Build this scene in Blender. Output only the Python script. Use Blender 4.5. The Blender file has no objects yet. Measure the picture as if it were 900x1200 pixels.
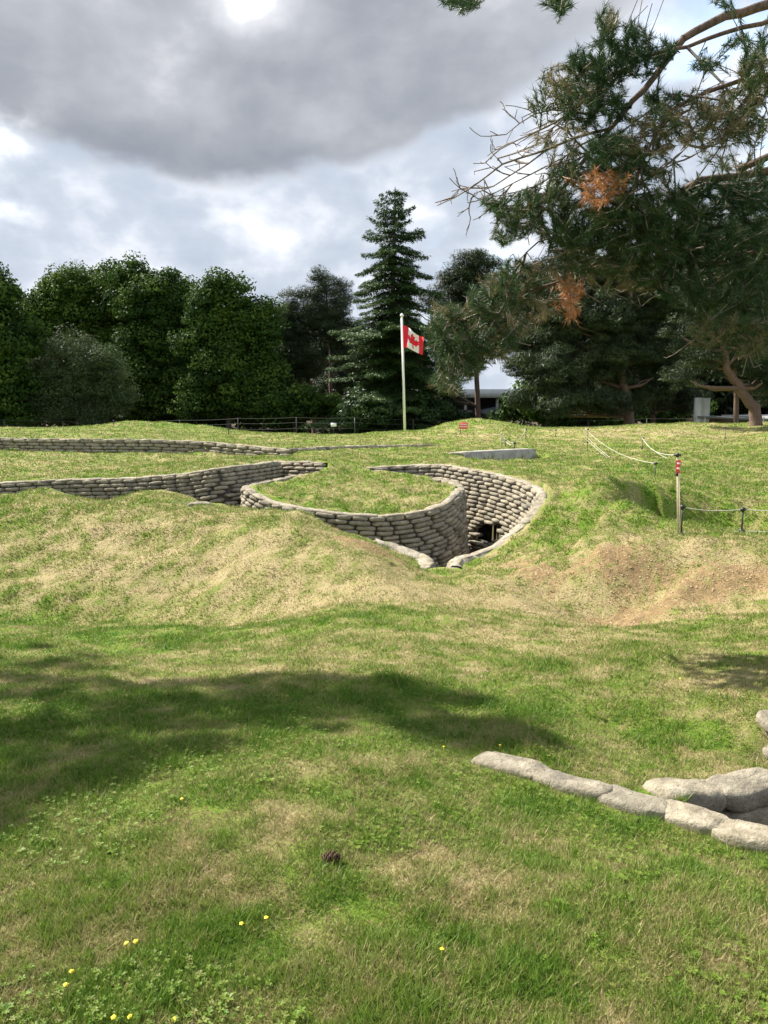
import bpy, math, random
import numpy as np
from mathutils import Vector
random.seed(7); rng = np.random.default_rng(7)
S = bpy.context.scene; COL = S.collection
R = math.radians
# ---------------------------------------------------------------- camera model
F = 900.0; PH = R(8.2)
CP, SP = math.cos(PH), math.sin(PH)
def P(px, py, Y):
    """point seen in direction (px,py) of the 900x1200 photo at forward distance Y, eye at origin"""
    u = (px-450)/F; v = (600-py)/F
    dy = CP+v*SP; dz = -SP+v*CP
    t = Y/dy
    return (u*t, Y, dz*t)
cam_d = bpy.data.cameras.new('camera'); cam = bpy.data.objects.new('camera', cam_d); COL.objects.link(cam)
cam_d.sensor_fit = 'VERTICAL'; cam_d.sensor_height = 24; cam_d.lens = 24*F/1200
cam_d.clip_start = .05; cam_d.clip_end = 3000
cam.rotation_euler = (R(90)-PH, 0, 0); S.camera = cam
S.view_settings.view_transform = 'Standard'; S.view_settings.look = 'None'
S.view_settings.gamma = 1; S.view_settings.exposure = 1.2
# ---------------------------------------------------------------- helpers
def tag(o, label=None, cat=None, group=None, kind=None):
    if label: o['label'] = label
    if cat: o['category'] = cat
    if group: o['group'] = group
    if kind: o['kind'] = kind
    return o
def empty(name, loc=(0,0,0)):
    o = bpy.data.objects.new(name, None); o.empty_display_size = .1
    o.location = loc; COL.objects.link(o); return o
def mesh_np(name, V, faces, mat=None, parent=None, smooth=False, attrs=None, origin=None, mats=None, midx=None):
    """V (N,3) world coords; faces = list of int arrays (M,k)"""
    V = np.asarray(V, dtype=np.float32)
    base = np.array(parent.location if parent is not None else (0,0,0), dtype=np.float32)
    o_loc = np.zeros(3, dtype=np.float32)
    if origin is not None: o_loc = np.array(origin, dtype=np.float32)-base
    V = V-base-o_loc
    me = bpy.data.meshes.new(name)
    me.vertices.add(len(V)); me.vertices.foreach_set('co', V.ravel())
    faces = [np.asarray(f, dtype=np.int32) for f in faces if len(f)]
    nl = sum(f.size for f in faces); nf = sum(len(f) for f in faces)
    me.loops.add(nl); me.loops.foreach_set('vertex_index', np.concatenate([f.ravel() for f in faces]))
    tot = np.concatenate([np.full(len(f), f.shape[1], dtype=np.int32) for f in faces])
    st = np.concatenate([[0], np.cumsum(tot)[:-1]]).astype(np.int32)
    me.polygons.add(nf); me.polygons.foreach_set('loop_start', st); me.polygons.foreach_set('loop_total', tot)
    if midx is not None: me.polygons.foreach_set('material_index', np.asarray(midx, dtype=np.int32))
    if smooth: me.polygons.foreach_set('use_smooth', np.ones(nf, dtype=bool))
    if attrs:
        for k, a in attrs.items():
            at = me.attributes.new(k, 'FLOAT', 'POINT'); at.data.foreach_set('value', np.asarray(a, dtype=np.float32))
    me.update(calc_edges=True)
    if mat: me.materials.append(mat)
    if mats:
        for m in mats: me.materials.append(m)
    o = bpy.data.objects.new(name, me); COL.objects.link(o)
    if parent is not None: o.parent = parent
    o.location = [float(c) for c in o_loc]
    return o
class MB:
    """collects shapes for ONE mesh"""
    def __init__(s): s.v=[]; s.f={3:[],4:[]}; s.n=0; s.a=[]
    def add(s, V, faces, a=0.0):
        V = np.asarray(V, dtype=float)
        s.v.append(V)
        for f in faces:
            f = np.asarray(f)
            s.f[f.shape[1]].append(f+s.n)
        s.a.append(np.full(len(V), a)); s.n += len(V)
    def box(s, x0,x1,y0,y1,z0,z1,a=0):
        V=[(x,y,z) for z in (z0,z1) for y in (y0,y1) for x in (x0,x1)]
        s.add(V,[np.array([(0,2,3,1),(4,5,7,6),(0,1,5,4),(2,6,7,3),(0,4,6,2),(1,3,7,5)])],a)
    def tube(s, pts, rad, n=6, a=0, cap=True):
        pts = np.asarray(pts, dtype=float); m=len(pts)
        rad = np.broadcast_to(np.asarray(rad, dtype=float), (m,))
        T = np.gradient(pts, axis=0); T /= np.linalg.norm(T,axis=1)[:,None]+1e-9
        ref = np.array([0,0,1.]) if abs(T[0][2])<.9 else np.array([1.,0,0])
        Vs=[]
        U = np.cross(T[0],ref); U/=np.linalg.norm(U)
        for i in range(m):
            U = U-T[i]*np.dot(U,T[i]); U/=np.linalg.norm(U)+1e-9
            W = np.cross(T[i],U)
            an = np.arange(n)*2*math.pi/n
            Vs.append(pts[i]+rad[i]*(np.cos(an)[:,None]*U+np.sin(an)[:,None]*W))
        V=np.concatenate(Vs); q=[]
        for i in range(m-1):
            for j in range(n):
                q.append((i*n+j, i*n+(j+1)%n, (i+1)*n+(j+1)%n, (i+1)*n+j))
        fs=[np.array(q)]
        if cap:
            V=np.concatenate([V,[pts[0],pts[-1]]]); c0=m*n; c1=c0+1
            fs.append(np.array([(c0,(j+1)%n,j) for j in range(n)]+[(c1,(m-1)*n+j,(m-1)*n+(j+1)%n) for j in range(n)]))
        s.add(V,fs,a)
    def build(s, name, mat, parent=None, smooth=False, origin=None):
        fs=[np.concatenate(s.f[k]) for k in (3,4) if s.f[k]]
        return mesh_np(name, np.concatenate(s.v), fs, mat, parent, smooth, {'rnd':np.concatenate(s.a)}, origin)
# --- numpy value noise
_perm = rng.random((256,256))
def vnoise(x, y):
    xi=np.floor(x).astype(int); yi=np.floor(y).astype(int); fx=x-xi; fy=y-yi
    fx=fx*fx*(3-2*fx); fy=fy*fy*(3-2*fy)
    g=lambda a,b:_perm[a&255,b&255]
    return (g(xi,yi)*(1-fx)+g(xi+1,yi)*fx)*(1-fy)+(g(xi,yi+1)*(1-fx)+g(xi+1,yi+1)*fx)*fy
def fbm(x,y,o=4):
    s=0;a=.5;t=0
    for i in range(o):
        s=s+a*vnoise(x*2**i+17.3*i,y*2**i+5.1*i); t+=a; a*=.5
    return s/t
# ---------------------------------------------------------------- materials
def nt_new(name):
    m=bpy.data.materials.new(name); m.use_nodes=True; nt=m.node_tree
    for n in list(nt.nodes):
        if n.type!='OUTPUT_MATERIAL': nt.nodes.remove(n)
    return m, nt, nt.nodes['Material Output']
def nd(nt, t, **k):
    n=nt.nodes.new(t)
    for a,b in k.items():
        if hasattr(n,a): setattr(n,a,b)
        else: n.inputs[a].default_value=b
    return n
def lk(nt,a,b): nt.links.new(a,b)
def ramp(nt, fac, stops, interp='LINEAR'):
    r=nt.nodes.new('ShaderNodeValToRGB'); cr=r.color_ramp; cr.interpolation=interp
    while len(cr.elements)<len(stops): cr.elements.new(.5)
    for e,(p,c) in zip(cr.elements,stops):
        e.position=p; e.color=(c[0],c[1],c[2],1)
    lk(nt,fac,r.inputs[0]); return r.outputs[0]
def mixc(nt, fac, a, b, bt='MIX'):
    m=nt.nodes.new('ShaderNodeMix'); m.data_type='RGBA'; m.blend_type=bt
    for sock,v in ((m.inputs[0],fac),(m.inputs[6],a),(m.inputs[7],b)):
        if isinstance(v,(int,float)): sock.default_value=v
        elif isinstance(v,tuple): sock.default_value=(v[0],v[1],v[2],1)
        else: lk(nt,v,sock)
    return m.outputs[2]
def mth(nt, op, a, b=None, c=None, clamp=False):
    m=nt.nodes.new('ShaderNodeMath'); m.operation=op; m.use_clamp=clamp
    for i,v in enumerate((a,b,c)):
        if v is None: continue
        if isinstance(v,(int,float)): m.inputs[i].default_value=v
        else: lk(nt,v,m.inputs[i])
    return m.outputs[0]
def noise(nt, vec, scale, detail=4, rough=.55, dist=0):
    n=nt.nodes.new('ShaderNodeTexNoise'); n.inputs['Scale'].default_value=scale
    n.inputs['Detail'].default_value=detail; n.inputs['Roughness'].default_value=rough
    n.inputs['Distortion'].default_value=dist
    if vec is not None: lk(nt,vec,n.inputs['Vector'])
    return n.outputs[0]
def gpos(nt): return nd(nt,'ShaderNodeNewGeometry').outputs['Position']
def attr(nt,name): return nd(nt,'ShaderNodeAttribute',attribute_name=name).outputs['Fac']
def simple(name, col, rough=.7, var=.25, scale=8, bump=.0, metal=0, bscale=40):
    m,nt,out=nt_new(name); b=nd(nt,'ShaderNodeBsdfPrincipled'); b.inputs['Roughness'].default_value=rough
    b.inputs['Metallic'].default_value=metal
    p=gpos(nt); n=noise(nt,p,scale,5)
    c=ramp(nt,n,[(.3,tuple(x*(1-var) for x in col)),(.7,tuple(min(1,x*(1+var)) for x in col))])
    lk(nt,c,b.inputs['Base Color'])
    if bump:
        bp=nd(nt,'ShaderNodeBump'); bp.inputs['Strength'].default_value=bump; bp.inputs['Distance'].default_value=.02
        lk(nt,noise(nt,p,bscale,5,.65),bp.inputs['Height']); lk(nt,bp.outputs[0],b.inputs['Normal'])
    lk(nt,b.outputs[0],out.inputs[0]); return m
GREEN_STOPS=[(0,(.085,.175,.016)),(.25,(.165,.250,.030)),(.5,(.228,.246,.070)),(.75,(.33,.295,.125)),(1,(.43,.34,.19))]
def mat_ground():
    m,nt,out=nt_new('ground'); b=nd(nt,'ShaderNodeBsdfPrincipled'); b.inputs['Roughness'].default_value=.95
    b.inputs['Specular IOR Level'].default_value=.15
    p=gpos(nt); dry=attr(nt,'dry'); soil=attr(nt,'soil')
    n1=noise(nt,p,9,6,.7); n2=noise(nt,p,55,5,.7)
    d=mth(nt,'ADD',dry,mth(nt,'MULTIPLY',mth(nt,'SUBTRACT',n1,.5),.75))
    d=mth(nt,'ADD',d,mth(nt,'MULTIPLY',mth(nt,'SUBTRACT',n2,.5),.9),clamp=True)
    c=ramp(nt,d,GREEN_STOPS)
    sc=ramp(nt,n1,[(.3,(.15,.10,.055)),(.55,(.31,.215,.105)),(.75,(.44,.32,.165))])
    sf=mth(nt,'ADD',soil,mth(nt,'MULTIPLY',mth(nt,'SUBTRACT',n2,.5),1.9))
    sf=mth(nt,'ADD',sf,mth(nt,'MULTIPLY',mth(nt,'SUBTRACT',n1,.5),1.5))
    mr=nd(nt,'ShaderNodeMapRange'); mr.inputs['From Min'].default_value=.42; mr.inputs['From Max'].default_value=.58; lk(nt,sf,mr.inputs['Value'])
    c=mixc(nt,mr.outputs[0],c,sc)
    tf=attr(nt,'floor'); c=mixc(nt,tf,c,(.075,.06,.038))
    lk(nt,c,b.inputs['Base Color'])
    bp=nd(nt,'ShaderNodeBump'); bp.inputs['Strength'].default_value=.9; bp.inputs['Distance'].default_value=.05
    h=mth(nt,'ADD',mth(nt,'MULTIPLY',n2,.5),noise(nt,p,22,6,.7))
    lk(nt,h,bp.inputs['Height']); lk(nt,bp.outputs[0],b.inputs['Normal'])
    lk(nt,b.outputs[0],out.inputs[0]); return m
def mat_leafy(name, stops, transl=.3, rough=.6, attrname='rnd', nscale=.6, namt=.35, spec=.25):
    m,nt,out=nt_new(name); b=nd(nt,'ShaderNodeBsdfPrincipled'); b.inputs['Roughness'].default_value=rough
    b.inputs['Specular IOR Level'].default_value=spec
    f=attr(nt,attrname); n=noise(nt,gpos(nt),nscale,3)
    f=mth(nt,'ADD',f,mth(nt,'MULTIPLY',mth(nt,'SUBTRACT',n,.5),namt),clamp=True)
    c=ramp(nt,f,stops); lk(nt,c,b.inputs['Base Color'])
    t=nd(nt,'ShaderNodeBsdfTranslucent'); lk(nt,c,t.inputs[0])
    mx=nd(nt,'ShaderNodeMixShader'); mx.inputs[0].default_value=transl
    lk(nt,b.outputs[0],mx.inputs[1]); lk(nt,t.outputs[0],mx.inputs[2]); lk(nt,mx.outputs[0],out.inputs[0]); return m
def mat_bag():
    m,nt,out=nt_new('cast_concrete_sandbag'); b=nd(nt,'ShaderNodeBsdfPrincipled'); b.inputs['Roughness'].default_value=.92
    b.inputs['Specular IOR Level'].default_value=.2
    p=gpos(nt); r=attr(nt,'rnd')
    n=noise(nt,p,3.0,6,.65); n2=noise(nt,p,28,6,.7); n3=noise(nt,p,9,5,.65)
    c=ramp(nt,n3,[(.3,(.17,.145,.10)),(.5,(.33,.285,.205)),(.72,(.50,.44,.33))])
    c=mixc(nt,r,c,mixc(nt,.45,c,(.2,.185,.155)))
    # lichen / soot stains
    st=ramp(nt,n,[(.50,(0,0,0)),(.66,(1,1,1))])
    c=mixc(nt,mth(nt,'MULTIPLY',st,.6),c,(.10,.095,.08))
    sp=ramp(nt,n2,[(.60,(0,0,0)),(.70,(1,1,1))]); c=mixc(nt,mth(nt,'MULTIPLY',sp,.55),c,(.08,.075,.065))
    sp2=ramp(nt,n2,[(.30,(1,1,1)),(.40,(0,0,0))]); c=mixc(nt,mth(nt,'MULTIPLY',sp2,.5),c,(.55,.51,.43))
    lk(nt,c,b.inputs['Base Color'])
    bp=nd(nt,'ShaderNodeBump'); bp.inputs['Strength'].default_value=1; bp.inputs['Distance'].default_value=.022
    lk(nt,mth(nt,'ADD',n2,n3),bp.inputs['Height']); lk(nt,bp.outputs[0],b.inputs['Normal'])
    lk(nt,b.outputs[0],out.inputs[0]); return m
def mat_bark(name, c0, c1, sc=6):
    m,nt,out=nt_new(name); b=nd(nt,'ShaderNodeBsdfPrincipled'); b.inputs['Roughness'].default_value=.9
    p=gpos(nt); mp=nd(nt,'ShaderNodeMapping'); mp.inputs['Scale'].default_value=(1,1,.3); lk(nt,p,mp.inputs[0])
    n=noise(nt,mp.outputs[0],sc*4,6,.7)
    lk(nt,ramp(nt,n,[(.32,c0),(.68,c1)]),b.inputs['Base Color'])
    bp=nd(nt,'ShaderNodeBump'); bp.inputs['Strength'].default_value=1; bp.inputs['Distance'].default_value=.02
    lk(nt,n,bp.inputs['Height']); lk(nt,bp.outputs[0],b.inputs['Normal'])
    lk(nt,b.outputs[0],out.inputs[0]); return m
M={}
M['ground']=mat_ground()
M['grass']=mat_leafy('grass_blade',GREEN_STOPS,.32,.55,'dry',16,.75,.25)
M['bag']=mat_bag()
M['mortar']=simple('mortar',(.10,.09,.075),.95,.3,20,.4)
M['capdirt']=simple('weathered_mortar',(.33,.29,.225),.95,.35,14,.8,bscale=50)
M['concrete']=simple('old_concrete',(.30,.28,.24),.9,.3,5,.5)
M['bark']=mat_bark('pine_bark',(.055,.035,.025),(.22,.14,.10))
M['barkgrey']=mat_bark('grey_bark',(.05,.045,.035),(.15,.13,.105))
M['barkdead']=mat_bark('dry_twig_bark',(.13,.10,.075),(.34,.28,.22),20)
M['leaf']=mat_leafy('broadleaf_foliage',[(0,(.016,.038,.008)),(.5,(.042,.085,.014)),(1,(.10,.165,.028))],.25,.65,spec=.1)
M['leafgrey']=mat_leafy('willow_foliage',[(0,(.04,.06,.022)),(.5,(.07,.10,.040)),(1,(.11,.145,.065))],.25,.6,spec=.12)
M['fir']=mat_leafy('fir_needles',[(0,(.014,.036,.010)),(.5,(.032,.068,.016)),(1,(.07,.12,.027))],.15,.5)
M['pine']=mat_leafy('pine_needles_far',[(0,(.013,.026,.009)),(.5,(.028,.048,.014)),(1,(.062,.085,.026))],.15,.5)
M['needle']=mat_leafy('pine_needles',[(0,(.020,.050,.018)),(.30,(.044,.088,.028)),(.45,(.080,.100,.036)),(.6,(.17,.145,.07)),(.8,(.30,.245,.14)),(.85,(.36,.16,.065)),(1,(.47,.22,.09))],.25,.45,nscale=.1,namt=0,spec=.25)
M['black']=simple('black_plastic',(.02,.02,.022),.5,.1)
M['white']=simple('white_paint',(.86,.86,.85),.5,.04)
M['rope']=simple('pale_fence_cord',(.55,.53,.45),.8,.2,40)
M['wire']=simple('dark_fence_wire',(.05,.05,.05),.5,.2)
M['red']=simple('red_paint',(.68,.035,.035),.5,.08)
M['redsign']=simple('red_sign_board',(.75,.07,.075),.5,.08)
M['redcloth']=simple('red_flag_cloth',(.72,.02,.04),.8,.06,3)
M['whitecloth']=simple('white_flag_cloth',(.82,.82,.82),.8,.04,3)
M['wood']=simple('pale_timber',(.55,.47,.33),.8,.2,30)
M['fascia']=simple('pale_fascia',(.62,.62,.60),.7,.08,2)
M['glass']=simple('dark_glazing',(.015,.018,.02),.15,.2,1)
M['brick']=simple('tan_brick',(.23,.17,.11),.9,.3,8)
M['roofgrey']=simple('grey_roof_felt',(.16,.16,.16),.8,.15,3)
M['dark']=simple('painted_recess_shade',(.02,.017,.013),.95,.3)  # near-black colour standing in for the shade inside the dugout opening
# ---------------------------------------------------------------- trench plan
def XY(px,py,Y):
    a=P(px,py,Y); return (a[0],a[1],a[2])
WC=[XY(-200,575,20.5),XY(-60,570,19.6),XY(0,567,19),XY(80,563,19),XY(160,561,18.5),XY(220,556,18),XY(262,549,17.6),XY(272,548,17.9),XY(300,545,19.2),XY(325,541.5,20.5)]
WD=[XY(322,541.5,20.9),XY(345,542,20.5),XY(380,543,19.7)]
WA=[XY(350,556,18.5),XY(300,566,17.7),XY(286,571,17.0),XY(296,579,16.4),XY(315,588,15.9),XY(345,595,15.4),XY(400,603,15),XY(450,606,15),XY(500,600,15.2),XY(524,590,15.6),XY(536,578,16.2),XY(540,571,16.8),XY(532,564,17.7),XY(505,559,18.5),XY(470,554,19.1),XY(435,550,19.6)]
WB=[XY(430,549,20.1),XY(450,547.5,20.35),XY(485,546,20.4),XY(515,545,20.1),XY(530,547,19.5),XY(545,550,19),XY(580,556,18),XY(610,564,17),XY(630,573,16.1),XY(637,583,15.4),XY(627,600,14.9),XY(606,620,14.4),XY(583,640,14),XY(560,649,13.75),XY(540,653,13.6),XY(530,657,13.35),XY(531,664,13.0)]
WF=[XY(496,668.5,12.9),XY(506,663,13.2),XY(503,656,13.6),XY(488,648,13.95),XY(468,641,14.15),XY(440,633,14.1)]
pl2=lambda W:[(a[0],a[1]) for a in W]
front_hidden=[(-.9,13.9),(-2.2,14.2),(-3.5,15.4),(-4.9,16.7),(-6.2,17.3),(-8,17.8),(-9.7,17.9),(-11.5,18.6),(-18,19.6)]
POLY1=np.array(pl2(WC)+pl2(WD)+pl2(WA)+pl2(WB)+pl2(WF)+front_hidden)
FLOOR=-3.5
# near trench at the right edge
NK=[XY(566,884,3.95),XY(632,902,3.76),XY(703,923,3.56),XY(775,944,3.38),XY(845,962,3.20),XY(925,984,3.02),XY(1020,1010,2.84),(2.55,2.66,-1.80),(3.2,2.5,-1.81),(3.9,2.4,-1.82),(4.6,2.35,-1.82)]
NS=[XY(768,924,3.62),XY(838,917,3.74),XY(912,909,3.84),XY(1000,900,3.9),(2.95,3.98,-1.98),(3.5,4.02,-1.98),(4.1,4.04,-1.98),(4.7,4.05,-1.98)]
NR=[XY(893,842,4.35),XY(960,842,4.40),XY(1040,842,4.45)]
POLY2=np.array([NK[3][:2],NK[4][:2],NK[5][:2],NK[6][:2],NK[7][:2],NK[8][:2],NK[9][:2],NK[10][:2],NS[7][:2],NS[6][:2],NS[5][:2],NS[4][:2],NS[3][:2],NS[2][:2],NS[1][:2]])
def in_poly(x,y,poly):
    c=np.zeros(x.shape,bool); n=len(poly)
    for i in range(n):
        x1,y1=poly[i]; x2,y2=poly[(i+1)%n]
        if y1==y2: continue
        k=((y1>y)!=(y2>y))&(x<(x2-x1)*(y-y1)/(y2-y1)+x1); c^=k
    return c
def dist_poly(x,y,poly,closed=True):
    d=np.full(x.shape,1e9); n=len(poly)
    for i in range(n if closed else n-1):
        x1,y1=poly[i][:2]; x2,y2=poly[(i+1)%n][:2]
        L=(x2-x1)**2+(y2-y1)**2+1e-12
        t=np.clip(((x-x1)*(x2-x1)+(y-y1)*(y2-y1))/L,0,1)
        d=np.minimum(d,np.hypot(x-x1-t*(x2-x1),y-y1-t*(y2-y1)))
    return d
# ---------------------------------------------------------------- terrain
CT=[ # px,py,Y
(450,1200,1.8),(0,1200,1.8),(900,1200,1.78),(-300,1200,1.8),(1200,1200,1.75),(450,1000,2.7),(100,1000,2.75),(800,1040,2.45),
(450,900,3.5),(200,900,3.5),(0,950,3.1),(0,850,4.3),(450,850,4.2),(250,830,4.6),(450,780,5.7),(620,860,4.15),(200,780,5.9),(0,765,6.4),
(450,740,7.1),(600,800,5.4),(250,745,7.6),(-200,760,6.3),
(450,700,8.8),(250,705,9.6),(100,705,9.9),(0,695,10.3),(-250,695,10.4),(550,730,7.7),(600,720,8.4),
(450,672,10.0),(350,662,10.9),(250,662,11.3),(150,645,12.2),(0,640,12.6),(60,662,11.8),
(390,622,12.6),(430,635,12.2),(310,599,13.9),(345,601.5,13.6),(372,611,13.1),(290,598,14.0),(240,596.5,13.8),(150,588,14.4),(0,582,15.2),(-200,582,15.5),(80,585,14.7),
(340,630,11.9),(460,655,11.6),(440,645,11.6),
(520,700,9.5),(520,684,10.9),(520,675,12.2),(470,680,10.3),(560,676,11.8),(600,690,10.5),(575,662,12.9),
(640,694,10.7),(700,718,10.0),(760,713,9.9),(830,704,9.8),(900,695,9.7),(1050,690,9.6),(660,708,10.2),
(800,760,6.5),(900,760,6.4),(700,790,5.6),(620,760,6.6),(1050,760,6.3),(700,745,7.3),
(700,850,4.75),(640,830,4.7),(780,880,4.3),(850,890,4.15),(850,830,4.8),(900,800,5.2),(760,810,5.2),
(640,655,12.2),(700,648,11.6),(760,642,11.5),(810,640,11.4),(860,640,11.2),(920,638,11.0),(1050,640,11),
(720,676,10.9),(800,674,10.7),(880,668,10.5),(720,660,11.3),(800,656,11.1),
(640,620,14.2),(660,600,15.2),(700,615,14.0),(655,580,16.4),
(700,590,15.6),(735,583,15.8),(760,579,16.2),(800,568,17.6),(720,605,14.8),
(780,612,14.6),(830,622,14.0),(880,625,13.6),(950,625,13.5),(815,600,15.4),(870,603,15.2),(850,585,17),(920,590,16.5),(860,565,20),(940,565,20),
(700,560,19),(640,555,20),(590,545,21.5),(560,540,23),(700,540,23.5),(800,545,23),(640,538,25),
(850,530,30),(750,524,32),(700,527,31),(950,528,30),(640,527,30),(1050,540,27),
(650,503,42),(700,501,42),(760,497,42),(820,495,43),(900,494,43),(1000,494,43),(750,515,36),(860,514,37),(620,501,44),
(555,490,47),(520,496,47),(590,494.5,47),(555,512,38),(490,506,46),(630,510,40),(555,522,31),
(474,505,50),(440,506,50),(510,504,50),(420,509,48),(340,508,50),(300,507,48),(240,498,47),(195,494.5,46),(150,493.5,45),(120,499.5,45.5),(70,502.5,43),(20,501,43),(-60,502,43),(100,503,46),(-200,502,45),(215,506,42),
(400,518,35),(450,520,34),(500,519,34),(300,520,33),
(0,545,24),(-150,545,24),(60,548,23),(130,545,23),(200,541,24),(260,537,25.5),(120,535,27),
(330,533,25.5),(380,535,24),(430,538,23),(480,534,25),(530,536,24),
(420,565,17.5),(380,572,17),(470,572,17),(340,580,16.4),(420,590,15.9),(370,556,18.9),(500,580,16.8),(410,551,19.6)]
pts=[XY(*c) for c in CT]
for W in (WA,WB,WC,WD,WF): pts+=W
# near trench edges
for a in NK[:-1]: pts.append((a[0],a[1],a[2]-.025))
for a in NK[:-1]: pts.append((a[0]-.1,a[1]-.35,a[2]+.005))
pts+=[(a[0],a[1]+.14,a[2]-.05) for a in NS]
pts+=[(a[0]+.05,a[1]+.1,a[2]-.02) for a in NR]+[(a[0]+.05,a[1]-.12,a[2]-.30) for a in NR]
# hidden ground
pts+=[(-9.6,17.7,-2.5),(-6.2,17.1,-2.35),(-3.6,15.3,-2.1),(-2.2,14.0,-2.10),(-.9,13.7,-2.35),(-13,18.6,-2.4),
      (0,-2,-1.6),(-5,-2,-1.6),(5,-2,-1.6),(-8,3,-1.7),(8,3,-1.8),(-14,9,-2),(14,9,-1.9),(16,15,-1.9),(18,25,-1.9),(-16,14,-1.9),(-20,24,-1.9),
      (0,-15,-1.6),(-20,-10,-1.6),(20,-10,-1.6),(-30,35,-1.7),(35,35,-1.6),(-60,60,-2.6),(60,60,-2.6),(0,66,-3.1),(-25,62,-3.0),(25,62,-3.0),(-12,60,-2.9),(12,60,-2.9),(0,59,-2.9),(-34,57,-2.7),(34,57,-2.7),(0,80,-3.2),(-60,100,-3.2),(60,100,-3.2),(0,110,-3.2),(-20,55.5,-2.35),(-8,56,-2.4),(8,56.5,-2.4),(20,55,-2.35),(-30,52,-2.1),(30,51,-2.0),(-45,20,-1.8),(45,15,-1.8)]
def zline(L): return [XY(*a) for a in L]
WE1=zline([(-150,513,32),(-60,513.5,31.6),(0,514,31),(55,515,30.6),(120,515.5,30.4),(190,516,30.2),(243,518.5,29.8)])
WE2=zline([(243,518.5,29.4),(262,520.5,29.0),(310,525,28.0),(336,527.5,27.4)])
WE3=zline([(338,526.5,28.4),(380,524.5,30),(420,523,31.5),(470,522,33),(512,521.5,34)])
SLAB=zline([(546,530,25.2),(628,526,27.6)])
for W in (WE1,WE2,WE3): pts+=W
pts=np.array(pts)
# drop near-duplicates
keep=[]
for i,p in enumerate(pts):
    if all(np.hypot(*(p[:2]-pts[j][:2]))>.06 for j in keep): keep.append(i)
pts=pts[keep]
def warp(x,y):  # log-like compression with distance so far points weigh evenly
    r=np.hypot(x,y+3); g=np.log1p(r/6)*8/np.maximum(r,1e-6); return x*g,(y+3)*g
cx,cy=warp(pts[:,0],pts[:,1]); CZ=pts[:,2]
def phi(r): return np.where(r>1e-9, r*r*np.log(r+1e-12), 0)*.15 - r
n=len(cx); D=np.hypot(cx[:,None]-cx,cy[:,None]-cy)
A=np.zeros((n+3,n+3)); A[:n,:n]=phi(D)+np.eye(n)*.002; A[:n,n]=1;A[:n,n+1]=cx;A[:n,n+2]=cy;A[n:,:n]=A[:n,n:].T
Wt=np.linalg.solve(A,np.concatenate([CZ,[0,0,0]]))
def zraw(x,y):
    wx,wy=warp(x,y); sh=wx.shape; wx=wx.ravel(); wy=wy.ravel(); z=np.empty(len(wx))
    for i in range(0,len(wx),20000):
        a=wx[i:i+20000];b=wy[i:i+20000]; d=np.hypot(a[:,None]-cx,b[:,None]-cy)
        z[i:i+20000]=phi(d)@Wt[:n]+Wt[n]+Wt[n+1]*a+Wt[n+2]*b
    return z.reshape(sh)
def axis(segs):
    out=[]
    for a,b,s in segs: out+=list(np.arange(a,b-1e-6,s))
    out.append(segs[-1][1]); return np.array(out)
gx=axis([(-400,-120,28),(-120,-40,5),(-40,-16,1),(-16,-10,.25),(-10,8,.08),(8,14,.25),(14,40,1),(40,120,5),(120,400,28)])
gy=axis([(-60,-10,5),(-10,1,.5),(1,8,.1),(8,12.5,.12),(12.5,21,.07),(21,34,.13),(34,60,.4),(60,120,4),(120,600,30)])
GX,GY=np.meshgrid(gx,gy)
ZR=zraw(GX,GY)
far=np.clip((np.hypot(GX,GY)-90)/60,0,1); ZR=ZR*(1-far)+(-3.2)*far
amp=np.clip(np.hypot(GX,GY)/10,.3,1)*np.clip((70-np.hypot(GX,GY))/30,0,1)
def line_step(W,depth,reach,ends=.6):
    Wn=np.array(W)[:,:2]; d=dist_poly(GX,GY,Wn,False)
    yl=np.interp(GX,Wn[:,0],Wn[:,1]); fr=GY<yl
    ex=np.clip((GX-Wn[0,0]+ends)/ends,0,1)*np.clip((Wn[-1,0]+ends-GX)/ends,0,1)
    k=np.clip(1-d/reach,0,1); return np.where(fr,-depth*k*k*(3-2*k)*ex,0)
ZR+=line_step(WE1,.46,4.0)+line_step(WE2,.42,2.5)+line_step(WE3,.24,2.0)+line_step(SLAB,.46,2.2,.25)
for tx_,ty_,tY_,trx,try_,td_ in ((60,700,10.0,3.2,1.1,.30),(300,712,9.3,1.7,.9,.20),(705,716,10.0,1.3,.6,.16),(150,610,13.2,2.2,1.3,-.12),(330,640,11.8,1.2,.9,-.10),(760,652,11.4,1.6,.6,-.10)):
    tq_=P(tx_,ty_,tY_); ZR-=td_*np.exp(-((GX-tq_[0])/trx)**2-((GY-tY_)/try_)**2)
hm_=P(748,590,15.6); ZR+=.30*np.exp(-((GX-hm_[0]+.9)/1.3)**2-((GY-hm_[1])/1.5)**2)
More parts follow.
